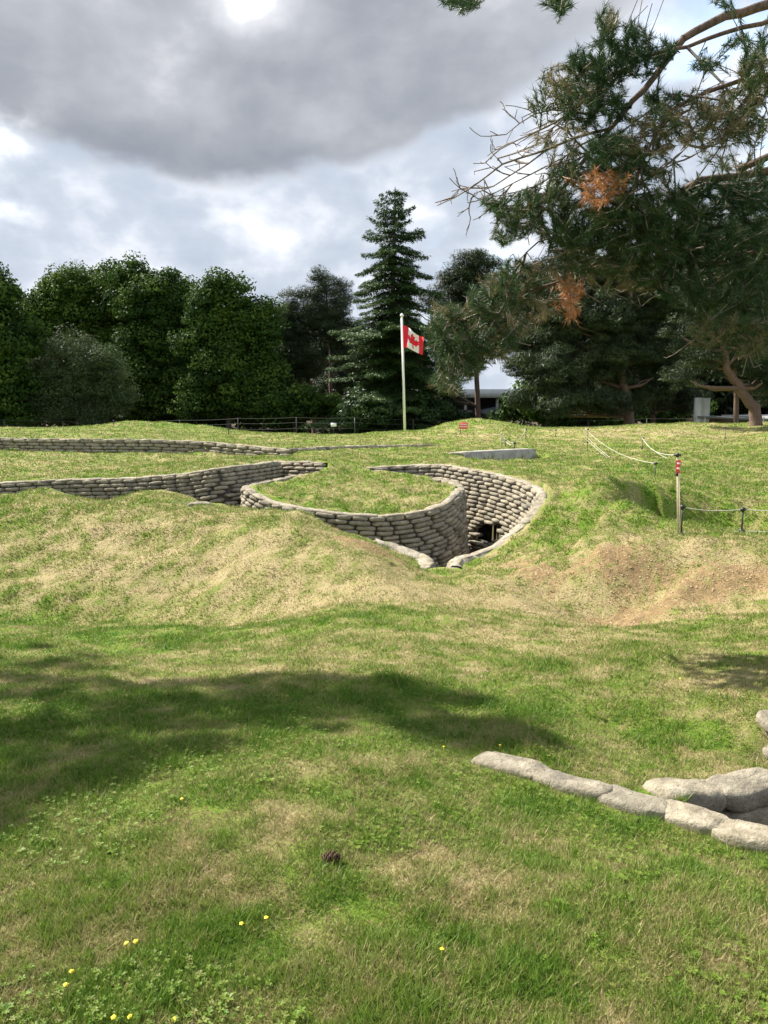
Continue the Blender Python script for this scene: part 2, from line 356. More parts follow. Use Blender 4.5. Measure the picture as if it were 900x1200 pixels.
# crater on the right with a steep left flank, small worn terraces beside it
cc=P(838,612,15.2); ex_=(GX-cc[0])/2.25; ey_=(GY-cc[1])/1.95
rr_=np.sqrt(ex_**2+ey_**2)+(fbm(GX*1.5,GY*1.5,2)-.5)*.14
st_=np.clip((1-rr_)/np.where(ex_<-.3,.50,.8),0,1); ZR-=1.15*st_*st_*(3-2*st_)
rim=np.exp(-((rr_-1.08)/.22)**2)*np.clip(-ex_*1.2,0,1)*.20; ZR+=rim
for (a_,b_,w_,h_) in (((740,627,13.6),(640,652,12.6),.16,.10),((770,642,12.4),(655,668,11.5),.16,.10),((748,606,14.4),(672,632,13.3),.14,.08),((900,668,10.6),(720,690,10.2),.25,.06)):
    A_=np.array(P(*a_)[:2]);B_=np.array(P(*b_)[:2]); T_=B_-A_; L_=np.hypot(*T_); T_/=L_
    u_=((GX-A_[0])*T_[0]+(GY-A_[1])*T_[1])/L_; v_=(GX-A_[0])*-T_[1]+(GY-A_[1])*T_[0]+.25*np.sin(u_*5)
    ZR+=h_*np.exp(-(u_*2-1)**4)*np.tanh(v_/w_*2)*np.exp(-(v_/.5)**2)*np.sign(T_[0])*-1
ZR+=(fbm(GX*1.3,GY*1.3,3)-.5)*.20*amp+(fbm(GX*4,GY*4,3)-.5)*.085*np.maximum(amp,.5)
nk_=np.array(NK); dn_=dist_poly(GX,GY,nk_[:,:2],False); zt_=np.interp(GX,nk_[:,0],nk_[:,2])-.035
wn_=np.clip(1.6-dn_/.12,0,1); ZR=np.where(wn_>0,ZR*(1-wn_)+np.minimum(ZR,zt_)*wn_,ZR)
GZ=ZR.copy()
def floor_mask(x,y,z):
    d1=dist_poly(x,y,POLY1); i1=in_poly(x,y,POLY1)
    c1=i1|(d1<.07)
    d2=dist_poly(x,y,POLY2); i2=in_poly(x,y,POLY2)
    c2=i2&(d2>.0)
    return c1,c2
c1,c2=floor_mask(GX,GY,GZ)
GZ[c1]=FLOOR+(fbm(GX*2,GY*2,2)[c1]-.5)*.1; GZ[c2]=-2.75
def bilin(Z,x,y):
    i=np.clip(np.searchsorted(gx,x)-1,0,len(gx)-2); j=np.clip(np.searchsorted(gy,y)-1,0,len(gy)-2)
    fx=(x-gx[i])/(gx[i+1]-gx[i]); fy=(y-gy[j])/(gy[j+1]-gy[j])
    return (Z[j,i]*(1-fx)+Z[j,i+1]*fx)*(1-fy)+(Z[j+1,i]*(1-fx)+Z[j+1,i+1]*fx)*fy
def gz(x,y): return float(bilin(ZR,np.array([x]),np.array([y]))[0])
# dryness / soil masks guided by plan-position blobs (px,py,Y, radius_x, radius_y, amount)
def blobs(L):
    o=[]
    for px,py,Y,rx,ry,a in L:
        q=P(px,py,Y); o.append((q[0],q[1],rx,ry,a))
    return o
DRY=blobs([(190,498,46,9,3,-.15),(555,497,46,7,3,-.12),(300,505,48,20,2,-.1),(100,503,45,12,2,-.1),(800,665,10.8,3.0,1.3,.35),(300,640,11.6,2.4,1.4,.25),(560,690,10,2.5,.9,.25),(130,620,12.5,2.5,1.2,.22),(380,615,13,1.4,.8,.2),(230,680,9.6,2.2,.8,.30),(330,650,11,2.0,1.0,.28),(100,640,11.5,2.0,.8,.28),(200,610,13,2,1,.18),(450,690,9.5,2.6,.9,.40),(600,700,10,1.6,1.0,.32),(440,740,7.0,2.2,.5,.22),
 (820,740,7.3,1.8,.9,.30),(850,790,5.4,.9,.6,.45),(350,780,5.6,2,.6,.10),(260,960,3.0,.35,.18,.40),(430,1000,2.7,.6,.35,.08),(230,790,5.4,.6,.35,.30),(700,1080,2.25,.6,.4,.10),(560,1000,2.6,.5,.3,.1),(60,930,3.2,.3,.2,.15),(450,1050,2.4,1.6,1.1,-.16),(500,920,3.3,1.6,.5,-.12),
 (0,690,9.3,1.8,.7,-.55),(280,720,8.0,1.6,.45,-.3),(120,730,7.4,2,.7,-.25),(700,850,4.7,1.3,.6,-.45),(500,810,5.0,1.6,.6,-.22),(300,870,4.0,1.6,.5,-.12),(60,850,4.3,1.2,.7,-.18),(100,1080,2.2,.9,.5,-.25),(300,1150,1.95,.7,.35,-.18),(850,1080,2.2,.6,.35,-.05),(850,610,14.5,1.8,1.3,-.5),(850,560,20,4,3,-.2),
 (750,690,10.0,2.4,.9,.25),(420,560,18,2,1.6,.05),(500,575,17,.7,.8,.3),(620,575,16.8,.6,2.5,.25),(850,510,39,14,3,.38),(700,512,38,4,2.5,.15),(60,540,25,3.5,2,.18),(300,530,26,4,2,.12),(380,515,36,8,3,.10),(250,503,44,30,3,-.04),(560,500,45,5,3,.02),(740,580,16,1.4,.8,.25),(680,640,12.8,1.6,.9,.2),(850,650,11,3,.8,.2)])
SOIL=blobs([(690,668,11.3,1.4,.5,.30),(760,676,10.7,1.3,.45,.30),(840,672,10.6,1.5,.5,.28),(700,700,9.9,1.2,.35,.3),(590,655,12.8,.4,.4,.5),(432,650,12.0,.55,.45,.62),(460,658,11.7,.5,.3,.5),(640,672,11.6,.9,.55,.5),(700,705,9.7,1.0,.3,.58),(800,690,10,1.4,.35,.36),(890,680,10.2,1.0,.4,.42),(860,700,9.3,1.2,.25,.40),(610,662,12.4,.5,.35,.55),(440,652,11.7,.75,.40,.42),(500,668,12.4,.3,.3,.5),
 (760,660,11.2,1.6,.5,.22),(870,790,5.4,.5,.4,.30),(250,965,3.0,.35,.14,.28),(265,650,11,.9,.4,.24),(100,665,10.4,.7,.3,.2),(225,620,12.6,.8,.3,.22),(510,578,17,.5,.5,.35),(640,575,16.4,.35,1.3,.4),(320,585,16.4,.5,.35,.35),(60,545,24,2.5,.8,.3),(880,508,40,8,1.4,.3),(850,545,23,3,1,.1),(520,690,10.6,.8,.4,.2),(770,595,15.2,.5,.5,.3),(560,535,25,1.5,.8,.2)])
def bsum(L,x,y):
    s=0
    for bx,by,rx,ry,a in L: s=s+a*np.exp(-((x-bx)/rx)**2-((y-by)/ry)**2)
    return s
def dryf(x,y):
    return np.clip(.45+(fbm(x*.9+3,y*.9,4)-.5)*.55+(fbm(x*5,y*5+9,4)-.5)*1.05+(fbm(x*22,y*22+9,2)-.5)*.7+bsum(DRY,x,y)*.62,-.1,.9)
def soilf(x,y):
    return np.clip(bsum(SOIL,x,y)*1.0+(fbm(x*2.3+50,y*2.3,4)-.5)*.7+(fbm(x*12+50,y*12,3)-.5)*1.15-.05,0,1)
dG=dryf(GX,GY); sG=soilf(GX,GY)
fl=np.maximum((c1|c2).astype(float),np.clip((GY-56.5+(fbm(GX*.3,GY*.3,3)-.5)*4)/2.5,0,1))
ny,nx=GX.shape; idx=np.arange(nx*ny).reshape(ny,nx)
quads=np.stack([idx[:-1,:-1],idx[:-1,1:],idx[1:,1:],idx[1:,:-1]],-1).reshape(-1,4)
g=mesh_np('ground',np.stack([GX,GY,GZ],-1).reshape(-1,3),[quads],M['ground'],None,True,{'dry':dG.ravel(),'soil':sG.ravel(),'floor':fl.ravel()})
tag(g,kind='structure')
# ---------------------------------------------------------------- grass
def grass(N):
    y=np.exp(rng.uniform(np.log(1.1),np.log(57),N)); u=np.where(rng.random(N)<.80,rng.uniform(-.62,.62,N),rng.uniform(-1.15,1.15,N)); x=u*y
    # clumping
    d=dryf(x,y); s=soilf(x,y)
    keepm=rng.random(N)<np.clip(1.0-np.clip(d-.6,0,.4)*1.1-np.clip(s-.30,0,.25)*3.2,.16,1)
    q=~(in_poly(x,y,POLY1)|(dist_poly(x,y,POLY1)<.20)|in_poly(x,y,POLY2)|(dist_poly(x,y,NK,False)<.085)|(dist_poly(x,y,NS,False)<.10)|(dist_poly(x,y,NR,False)<.1))
    keepm&=q
    x=x[keepm];y=y[keepm];d=d[keepm];N=len(x)
    z=bilin(ZR,x,y)
    dist=np.hypot(x,y)
    cl=np.clip(fbm(x*9,y*9,3)*.6+fbm(x*3+7,y*3,3)*.4+(fbm(x*3+7,y*3,3)-.5)*.5,0,1)
    L=(.018+.036*rng.random(N)**1.7)*(.25+1.6*cl)*(1.15-.5*np.clip(d,0,1))*np.clip(dist/9,1,1.7)
    w=np.maximum(.0024,dist*.00070)*(.7+.6*rng.random(N))
    a=rng.uniform(0,2*math.pi,N); lean=rng.uniform(.3,1.5,N)
    dx=np.cos(a)*np.sin(lean);dy=np.sin(a)*np.sin(lean);dz=np.cos(lean)
    ba=rng.uniform(0,math.pi,N); bx=np.cos(ba)*w; by=np.sin(ba)*w
    base=np.stack([x,y,z-.004],-1)
    V=np.empty((N,3,3)); B=np.stack([bx,by,np.zeros(N)],-1)
    V[:,0]=base-B; V[:,1]=base+B; V[:,2]=base+np.stack([dx*L,dy*L,dz*L],-1)
    dr=np.clip(d+rng.normal(0,.19,N)+(cl-.5)*-.4+.4*(rng.random(N)<.10),0,1)
    o=mesh_np('grass',V.reshape(-1,3),[np.arange(N*3).reshape(-1,3)],M['grass'],None,False,{'dry':np.repeat(dr,3)})
    tag(o,'short mown grass, part green and part straw coloured, covering the humps','grass',kind='stuff')
grass(1800000)
# broad leaved weeds and flowers in the lawn
def weeds():
    V=[];Fq=[];n=0;A=[]
    c=[]
    for k in range(14000):
        y=math.exp(random.uniform(math.log(1.6),math.log(7))); x=random.uniform(-.6,.6)*y
        c.append((x,y))
    c=np.array(c); ok=~(in_poly(c[:,0],c[:,1],POLY2)|(dist_poly(c[:,0],c[:,1],NK,False)<.15)|(dist_poly(c[:,0],c[:,1],NS,False)<.15))
    for x,y in c[ok]:
        if vnoise(np.array([x*1.7+9]),np.array([y*1.7]))[0]<.30+.35*float(dryf(np.array([x]),np.array([y]))[0]): continue
        z=gz(x,y)+random.uniform(.006,.026); r=random.uniform(.004,.012)*(1.6 if random.random()<.08 else 1); nl=random.randint(4,7); t=random.uniform(0,6)
        col=random.uniform(.08,.45)
        for i in range(nl):
            a=t+i*2*math.pi/nl+random.uniform(-.3,.3); dx,dy=math.cos(a),math.sin(a); px_,py_=-dy,dx
            up=random.uniform(.1,.6)*r
            V+=[(x,y,z),(x+dx*r*.6+px_*r*.28,y+dy*r*.6+py_*r*.28,z+up),(x+dx*r*1.1,y+dy*r*1.1,z+up*.8),(x+dx*r*.6-px_*r*.28,y+dy*r*.6-py_*r*.28,z+up)]
            Fq.append((n,n+1,n+2,n+3)); n+=4; A+=[col]*4
    o=mesh_np('lawn_weeds',V,[np.array(Fq)],M['grass'],None,False,{'dry':A}); tag(o,'small broad leaved weeds and clover scattered through the near grass','weeds',kind='stuff')
weeds()
M['yellow']=simple('yellow_petals',(.80,.62,.03),.6,.08); M['clover']=simple('clover_petals',(.75,.70,.62),.7,.1)
def flowers(name,mat,spots,r,label,grp):
    proto=None
    for k,(px,py,Y) in enumerate(spots):
        q=P(px,py,Y)
        # march down the ray to the ground
        t=1.0
        for i in range(60):
            X=(q[0]*t,q[1]*t,q[2]*t)
            if X[2]<gz(X[0],X[1])+.03: break
            t*=1.01
        if proto is None:
            b=MB(); V=[(0,0,.006)];fs=[]
            for i in range(10):
                a=i*math.pi/5; rr=r*(1 if i%2 else .72); V.append((math.cos(a)*rr,math.sin(a)*rr,.0))
            fs=[(0,1+i,1+(i+1)%10) for i in range(10)]
            b.add(V,[np.array(fs)]); b.tube([(0,0,-.035),(0,0,0)],.0012,4)
            o=b.build(name,mat); proto=o
        else:
            o=proto.copy(); COL.objects.link(o)
        o.location=X; o.rotation_euler=(random.uniform(-.4,.2),random.uniform(-.3,.3),random.uniform(0,3))
        tag(o,label,'flower',grp)
near=[(148,1105,0),(159,1103,0),(77,1154,0),(84,1138,0),(152,1191,0),(133,1192,0),(204,1194,0),(312,1075,0),(283,1082,0),(518,1112,0),(213,936,0),(520,875,0),(586,873,0),(797,795,0)]
def raymarch(px,py,lo=1.6,hi=14):
    for i in range(400):
        Y=lo*(hi/lo)**(i/400); q=P(px,py,Y)
        if q[2]<gz(q[0],q[1])+.03: return Y
    return hi
flowers('dandelion',M['yellow'],[(a,b,raymarch(a,b)) for a,b,_ in near],.0085,'small yellow dandelion flower low in the near grass','yellow flowers in the lawn')
def crumbs():
    x=rng.uniform(1.2,7.5,26000); y=rng.uniform(9.2,13.2,26000); s_=soilf(x,y); k=(s_>.36)&(rng.random(len(x))<.5)&~in_poly(x,y,POLY1); x=x[k];y=y[k]; N=len(x); z=bilin(ZR,x,y)
    r=.006+.018*rng.random(N)**4; O=np.array([(1,0,0),(-.5,.87,0),(-.5,-.87,0),(0,0,.8)])
    V=np.stack([x,y,z],-1)[:,None,:]+O[None]*r[:,None,None]*(1+rng.uniform(-.4,.4,(N,4,3)))
    F_=np.array([(0,1,3),(1,2,3),(2,0,3)]); f=(np.arange(N)[:,None,None]*4+F_[None]).reshape(-1,3)
    o=mesh_np('soil_crumbs',V.reshape(-1,3),[f],simple('dry_soil_crumb',(.34,.24,.145),.95,.35,30)); tag(o,'loose crumbs of dry soil on the worn bank at right','soil',kind='stuff')
crumbs()
def pine_cone():
    Y=raymarch(388,1004); q=P(388,1004,Y); X=(q[0],Y,gz(q[0],Y)+.022); mb=MB()
    n_=9
    for j in range(n_):
        t=j/(n_-1); r=.016*math.sin(math.pi*(t*.85+.12))+.003
        for i in range(7):
            a=i*2*math.pi/7+j*.45; c=np.array([X[0]-.03+.06*t,X[1]+math.cos(a)*r,X[2]+math.sin(a)*r]); o=np.array([.006,math.cos(a)*.009,math.sin(a)*.009]); w_=np.array([0,-math.sin(a)*.006,math.cos(a)*.006])
            mb.add([c-w_,c+w_,c+o+w_*.6,c+o-w_*.6,c+np.array([.008,0,0])],[np.array([(0,1,2,3)]),np.array([(0,4,1)])])
    mb.tube([(X[0]-.034,X[1],X[2]),(X[0]+.034,X[1],X[2])],.008,6)
    o=mb.build('pine_cone',simple('cone_scales',(.10,.045,.03),.8,.3,60),None,origin=X); tag(o,'small dark brown pine cone lying in the near grass','pine cone')
pine_cone()
# ---------------------------------------------------------------- sandbag walls
def bag_template(nu=12,nv=7,e=.55,e2=.6):
    V=[];
    for j in range(nv):
        ph=-math.pi/2+math.pi*j/(nv-1)
        for i in range(nu):
            th=2*math.pi*i/nu
            f=lambda w,m: math.copysign(abs(w)**m,w)
            V.append((f(math.cos(ph),e2)*f(math.cos(th),e)*.5, f(math.cos(ph),e2)*f(math.sin(th),e)*.5, f(math.sin(ph),e2)*.5))
    q=[(j*nu+i,j*nu+(i+1)%nu,(j+1)*nu+(i+1)%nu,(j+1)*nu+i) for j in range(nv-1) for i in range(nu)]
    return np.array(V),np.array(q)
BT=bag_template(12,7,.5,.48); BTH=bag_template(44,23,.50,.50)
def add_bag(mb,c,t,L,D,H,pitch=0,tmpl=BT,roll=0,a=None,lump=.06):
    """t = horizontal unit direction of the bag's long axis"""
    V=tmpl[0].copy()
    if tmpl is BT: V=V*(1+(rng.random(V.shape)-.5)*np.array([.04,.10,.10]))
    pl=1-.10*np.abs(V[:,0]*2)**3
    V[:,2]*=pl
    V=V*np.array([L,D,H])
    k=rng.uniform(0,6,3)
    V[:,2]+=np.sin(V[:,0]/L*5+k[0])*lump*H*.6; V[:,1]+=np.sin(V[:,0]/L*6+k[1])*lump*D*.5
    if tmpl is not BT:
        nn=(fbm(V[:,0]*11+k[0]*9,V[:,1]*11+V[:,2]*9+k[1]*7,5)-.5); V*= (1+nn*.18)[:,None]; V[:,2]+=(fbm(V[:,0]*40+k[1]*5,V[:,1]*40,4)-.5)*.022
    cr,sr=math.cos(roll),math.sin(roll)
    V[:,1],V[:,2]=V[:,1]*cr-V[:,2]*sr,V[:,1]*sr+V[:,2]*cr
    cp,sp=math.cos(pitch),math.sin(pitch)
    x=V[:,0]*cp-V[:,2]*sp; z=V[:,0]*sp+V[:,2]*cp; y=V[:,1]
    nxt=(-t[1],t[0])
    W=np.stack([x*t[0]+y*nxt[0]+c[0], x*t[1]+y*nxt[1]+c[1], z+c[2]],-1)
    mb.add(W,[tmpl[1]],random.random() if a is None else a)
def resample(W,step):
    W=np.array(W,float); d=np.r_[0,np.cumsum(np.hypot(*(W[1:,:2]-W[:-1,:2]).T))]
    n=max(2,int(round(d[-1]/step))+1); s=np.linspace(0,d[-1],n)
    return s,np.stack([np.interp(s,d,W[:,k]) for k in range(3)],-1),d[-1]
def smooth_line(W):
    s,Q,L=resample(W,.12)
    for _ in range(6):
        Q[1:-1]=(Q[:-2]+2*Q[1:-1]+Q[2:])/4
    return Q
def wall(label,W,side,floor=FLOOR,h=.094,bl=.40,rows=None,batter=.018,hole=None,caps=True,cap_rng=(0,1),caph=.07,capd=.22,cat='sandbag wall',mat='bag',capw=.26,rowfn=None):
    """side=+1: trench lies to the left of the walking direction"""
    Q=smooth_line(W); d=np.r_[0,np.cumsum(np.hypot(*(Q[1:,:2]-Q[:-1,:2]).T))]; Lt=d[-1]
    at=lambda s:np.array([np.interp(s,d,Q[:,k]) for k in range(3)])
    def frame(s):
        a=at(max(0,s-.15));b=at(min(Lt,s+.15)); t=(b-a); sl=t[2]/max(1e-6,math.hypot(t[0],t[1])); t=t[:2]/np.linalg.norm(t[:2]); nrm=np.array([-t[1],t[0]])*side
        return t,nrm,math.atan(sl)
    mid=at(Lt/2); root=empty('sandbag_wall',(mid[0],mid[1],floor)); tag(root,label,cat)
    mb=MB(); nmax=rows or 40
    for k in range(nmax):
        s=-random.uniform(0,bl)*.5-(bl*.5 if k%2 else 0)
        cnt=0
        while s<Lt:
            l=bl*random.uniform(.8,1.15); c=s+l/2; s+=l
            if c<0 or c>Lt: continue
            p=at(c); z=p[2]-h*(k+.5)
            if z<floor-.05: continue
            if hole and hole[0]<c<hole[1] and hole[2]<z<hole[3]: continue
            t,nv,pt=frame(c); off=batter*k+random.uniform(-.022,.022)
            add_bag(mb,(p[0]+nv[0]*off,p[1]+nv[1]*off,z),t,l*1.0,.24,h*random.uniform(.90,1.06),pt+random.uniform(-.035,.035)); cnt+=1
        if not cnt: break
    mb.build('sandbag_courses',M[mat],root,True)
    # mortar backing sheet
    b=MB(); ss=np.linspace(0,Lt,max(3,int(Lt/.2))); V=[];q=[]
    for i,s_ in enumerate(ss):
        p=at(s_);t,nv,pt=frame(s_)
        for zz in (p[2]-.02,floor-.1) if not rows else (p[2]-.02,p[2]-h*rows-.05):
            kk=(p[2]-zz)/h; V.append((p[0]+nv[0]*(batter*kk+.005),p[1]+nv[1]*(batter*kk+.005),zz))
    for i in range(len(ss)-1): q.append((2*i,2*i+2,2*i+3,2*i+1))
    if hole is None: b.add(V,[np.array(q)]); b.build('mortar_joints',M['mortar'],root)
    if caps:
        mb=MB(); s=cap_rng[0]*Lt
        while s<Lt*cap_rng[1]:
            l=random.uniform(.34,.55); c=s+l/2; s+=l*.97
            if c>Lt: break
            p=at(c);t,nv,pt=frame(c)
            add_bag(mb,(p[0]-nv[0]*.02,p[1]-nv[1]*.02,p[2]+.0+random.uniform(-.012,.012)),t,l*1.12,capd*random.uniform(.8,1.15),caph,pt+random.uniform(-.05,.05),roll=random.uniform(-.06,.06),a=random.random()*.5)
        mb.build('capping_bags',M[mat],root,True)
        # crumbled mortar / trodden edge behind the caps
        b=MB(); V=[];q=[]; ss=np.linspace(cap_rng[0]*Lt,cap_rng[1]*Lt,max(3,int(Lt/.07)))
        for i,s_ in enumerate(ss):
            p=at(s_);t,nv,pt=frame(s_); wd=capw*(.7+.8*float(vnoise(np.array([s_*3.1+p[0]]),np.array([p[1]]))[0]))
            for j,(o,dz) in enumerate(((.06,-.02),(.02,.02),(-.5*wd,.028),(-wd,-.008),(-wd-.05,-.06))):
                jz=float(vnoise(np.array([s_*7+j*3.3]),np.array([j*5.7+p[0]]))[0]-.5)*.05
                V.append((p[0]+nv[0]*o,p[1]+nv[1]*o,p[2]+dz+jz))
        for i in range(len(ss)-1):
            for j in range(4): a0=i*5+j; q.append((a0,a0+5,a0+6,a0+1))
        b.add(V,[np.array(q)]); b.build('crumbled_edge',M['capdirt'],root,True)
    return root,at,frame,Lt
# note: positive side = wall's trench side lies left of walking direction
wall('long shaded sandbag wall on the left, curving round into the side trench',WC,-1,capw=.10)
wall('short sunlit sandbag wall closing the side trench behind the grass island',WD,-1,capw=.12)
wall('curved dark sandbag wall retaining the grass island in the middle',WA,-1,batter=.008,cap_rng=(.17,.66),capw=.10)
# dugout hole on wall B
Qb=smooth_line(WB)
db=np.r_[0,np.cumsum(np.hypot(*(Qb[1:,:2]-Qb[:-1,:2]).T))]
hp=P(584,620,17.7); i0=np.argmin(np.hypot(Qb[:,0]-hp[0]-.0,Qb[:,1]-hp[1])); s0=db[i0]
rB,atB,frB,LB=wall('tall sunlit sandbag wall sweeping round the right of the trench with a dark square opening',WB,-1,caph=.055,capw=.13,capd=.20,hole=(s0-.55,s0+.45,-3.28,-2.80))
b=MB(); V=[];q=[];ss=list(np.linspace(0,s0-.5,24))+list(np.linspace(s0+.4,LB,40))
def backing(sa,sb,za,zb,b):
    ss=np.linspace(sa,sb,max(3,int((sb-sa)/.2)));V=[];q=[]
    for s_ in ss:
        p=atB(s_);t,nv,pt=frB(s_)
        for zz in (za if za is not None else p[2]-.02, zb):
            kk=(p[2]-zz)/.094; V.append((p[0]+nv[0]*(.018*kk+.005),p[1]+nv[1]*(.018*kk+.005),zz))
    b.add(V,[np.array([(2*i,2*i+2,2*i+3,2*i+1) for i in range(len(ss)-1)])])
b=MB(); backing(0,s0-.5,None,FLOOR-.1,b); backing(s0+.4,LB,None,FLOOR-.1,b); backing(s0-.5,s0+.4,None,-2.84,b); backing(s0-.5,s0+.4,-3.24,FLOOR-.1,b)
b.build('mortar_joints',M['mortar'],rB)
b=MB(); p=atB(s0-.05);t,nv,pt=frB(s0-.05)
# shallow recess box open toward the trench, shade of a deep opening painted in
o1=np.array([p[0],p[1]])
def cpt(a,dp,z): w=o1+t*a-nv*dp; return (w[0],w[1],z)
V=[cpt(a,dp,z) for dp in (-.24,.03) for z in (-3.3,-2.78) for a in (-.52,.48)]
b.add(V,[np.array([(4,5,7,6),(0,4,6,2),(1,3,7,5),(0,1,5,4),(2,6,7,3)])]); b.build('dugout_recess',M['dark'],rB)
wall('low sandbag edging round the end of the near hump, left of the trench mouth',WF,-1)
# small stones where the left hump meets the trench
def stone(px,py,Y,L,D,H,label,rot=0):
    q=P(px,py,Y); z=gz(q[0],q[1]); mb=MB(); add_bag(mb,(q[0],q[1],max(z,q[2])),(math.cos(rot),math.sin(rot)),L,D,H,tmpl=BTH)
    o=mb.build('sandbag_block',M['bag'],None,True,origin=q); tag(o,label,'sandbag'); return o
stone(234,597.5,14.2,.42,.25,.10,'lone pale concrete sandbag lying on the crest of the left hump')
# far low wall
wall('long low sandbag wall far left with four grey courses',WE1,-1,floor=-3,rows=4,h=.125,bl=.6)
wall('pale tumbled sandbag wall section where the far low wall bends to the right',WE2,-1,floor=-3,rows=4,h=.12,bl=.6)
wall('thin dark far sandbag wall running right towards the mound',WE3,-1,floor=-3,rows=2,h=.13,bl=.6)
# near trench walls: each concrete bag big enough to be its own part
def near_wall(label,W,specs):
    root=empty('sandbag_wall',W[len(W)//2]); tag(root,label,'sandbag wall')
    for (p,t,L,D,H,pitch) in specs:
        mb=MB(); add_bag(mb,p,t,L,D,H,pitch,BTH,random.uniform(-.1,.1),lump=.10); mb.build('sandbag',M['bag'],root,True,origin=p)
    return root
sp=[]
for i in range(len(NK)-1):
    a=np.array(NK[i]);b_=np.array(NK[i+1]); d=b_-a; L=np.linalg.norm(d[:2]); t=d[:2]/L
    sp.append(((a+b_)/2+np.array([0,random.uniform(-.015,.015),-.036+random.uniform(-.006,.006)]),t,L*1.30,.175*random.uniform(.88,1.1),.085,math.atan2(d[2],L)+random.uniform(-.04,.04)))
    if i>=2:
        for r in range(1,5):
            nv=np.array([-t[1],t[0]]); c=(a+b_)/2; c[:2]+=nv*.02*r+t*(L*.5 if r%2 else 0)
            sp.append((c-np.array([0,0,.135*r]),t,L*1.02,.2,.135,0))
NK=NK
near_wall('row of pale weathered concrete sandbags edging the near trench at lower right',NK,sp)
sp=[]
for i in range(len(NS)-1):
    a=np.array(NS[i]);b_=np.array(NS[i+1]); d=b_-a; L=np.linalg.norm(d[:2]); t=d[:2]/L
    for r in range(0,5):
        c=(a+b_)/2-np.array([0,.01*r,.125*r+.055])
        sp.append((c,t,L*1.12,.22,.13,math.atan2(d[2],L)))
near_wall('second row of long grey concrete sandbags behind the near trench opening',NS,sp)
sp=[]
for r in range(5):
    for i in range(3):
        c=np.array(NR[0])+np.array([.17+i*.36+(.06 if r%2 else 0),i*.03,-.03-.088*r])
        sp.append((c,(.99,.08),.37,.22,.095,0))
near_wall('stacked grey sandbag wall end at the right edge beside the grass hollow',NR,sp)
# ---------------------------------------------------------------- concrete kerb block
a=SLAB[0]; b_=SLAB[1]
c0=np.array(a);c1_=np.array(b_); t=(c1_-c0)[:2]; Lk=np.linalg.norm(t); t/=Lk; nn_=np.array([-t[1],t[0]])
mb=MB(); V=[]
for s_ in np.linspace(0,Lk,12):
    for o_,z in ((0,-.7),(0,0),(.45,0),(.45,-.7)):
        zt=a[2]+(b_[2]-a[2])*s_/Lk
        V.append((a[0]+t[0]*s_+nn_[0]*o_,a[1]+t[1]*s_+nn_[1]*o_,zt+z+random.uniform(-.008,.008)))
q=[(i*4+j,i*4+(j+1)%4,(i+1)*4+(j+1)%4,(i+1)*4+j) for i in range(11) for j in range(4)]+[(0,3,2,1),(44,45,46,47)]
mb.add(V,[np.array(q)]); o=mb.build('concrete_block',M['concrete'],None,origin=a); tag(o,'long low grey concrete slab half sunk in the grass behind the trench','concrete slab')
stone(535,538,24.6,.5,.3,.16,'grey sandbag lump at the left end of the concrete slab'); 
# ---------------------------------------------------------------- flag pole and flag
fp=P(474.5,505,50); top=P(471,371,50); zb=gz(fp[0],fp[1])
root=empty('flagpole',(fp[0],50,zb)); tag(root,'tall slim white flagpole standing on the lawn in front of the fir','flagpole')
b=MB(); b.tube([(fp[0],50,zb-.3),((fp[0]+top[0])/2,50,(zb+top[2])/2),(top[0],50,top[2])],[.085,.075,.06],12); b.build('pole',M['white'],root,True)
b=MB(); b.tube([(top[0],50,top[2]),(top[0],50,top[2]+.10),(top[0],50,top[2]+.2)],[.11,.12,.03],10); b.build('finial',M['white'],root,True)
b=MB(); b.tube([(top[0]-.09,49.9,top[2]-.1),(fp[0]-.1,49.9,zb+1.3)],[.012,.012],4); b.build('halyard',M['rope'],root)
leafh=[(0,1),(.13,.75),(.26,.82),(.19,.42),(.39,.62),(.43,.52),(.66,.56),(.59,.34),(.68,.28),(.36,.03),(.40,-.08),(.05,-.03),(.05,-.42),(0,-.42)]
LP=np.array(leafh+[(-x,y) for x,y in leafh[::-1]])
NU,NV=140,70
su,tv=np.meshgrid(np.linspace(0,1,NU+1),np.linspace(0,1,NV+1))
p0=P(472,381,50); HT=1.42
fx=p0[0]+su*1.32+.05*np.sin(su*9+tv*2)
fz=p0[2]-su*.80+.05*np.sin(su*7)-tv*HT*(1-.20*su)+.10*np.sin(su*3.0)*tv
fy=p0[1]-.15+.22*np.sin(su*9.5+tv*2.2)*np.minimum(1,su*4)
idx=np.arange((NU+1)*(NV+1)).reshape(NV+1,NU+1)
q=np.stack([idx[:-1,:-1],idx[1:,:-1],idx[1:,1:],idx[:-1,1:]],-1).reshape(-1,4)
cu=((su[:-1,:-1]+su[1:,1:])/2).ravel(); cv=((tv[:-1,:-1]+tv[1:,1:])/2).ravel()
red=(cu<.25)|(cu>.75)|in_poly((cu-.5)*2*1.25,(.5-cv)*1.75+.28,LP)
o=mesh_np('flag',np.stack([fx,fy,fz],-1).reshape(-1,3),[q],None,None,True,origin=p0,mats=[M['whitecloth'],M['redcloth']],midx=np.where(red,1,0))
tag(o,'red and white maple leaf flag drooping in the breeze near the top of the pole','flag')
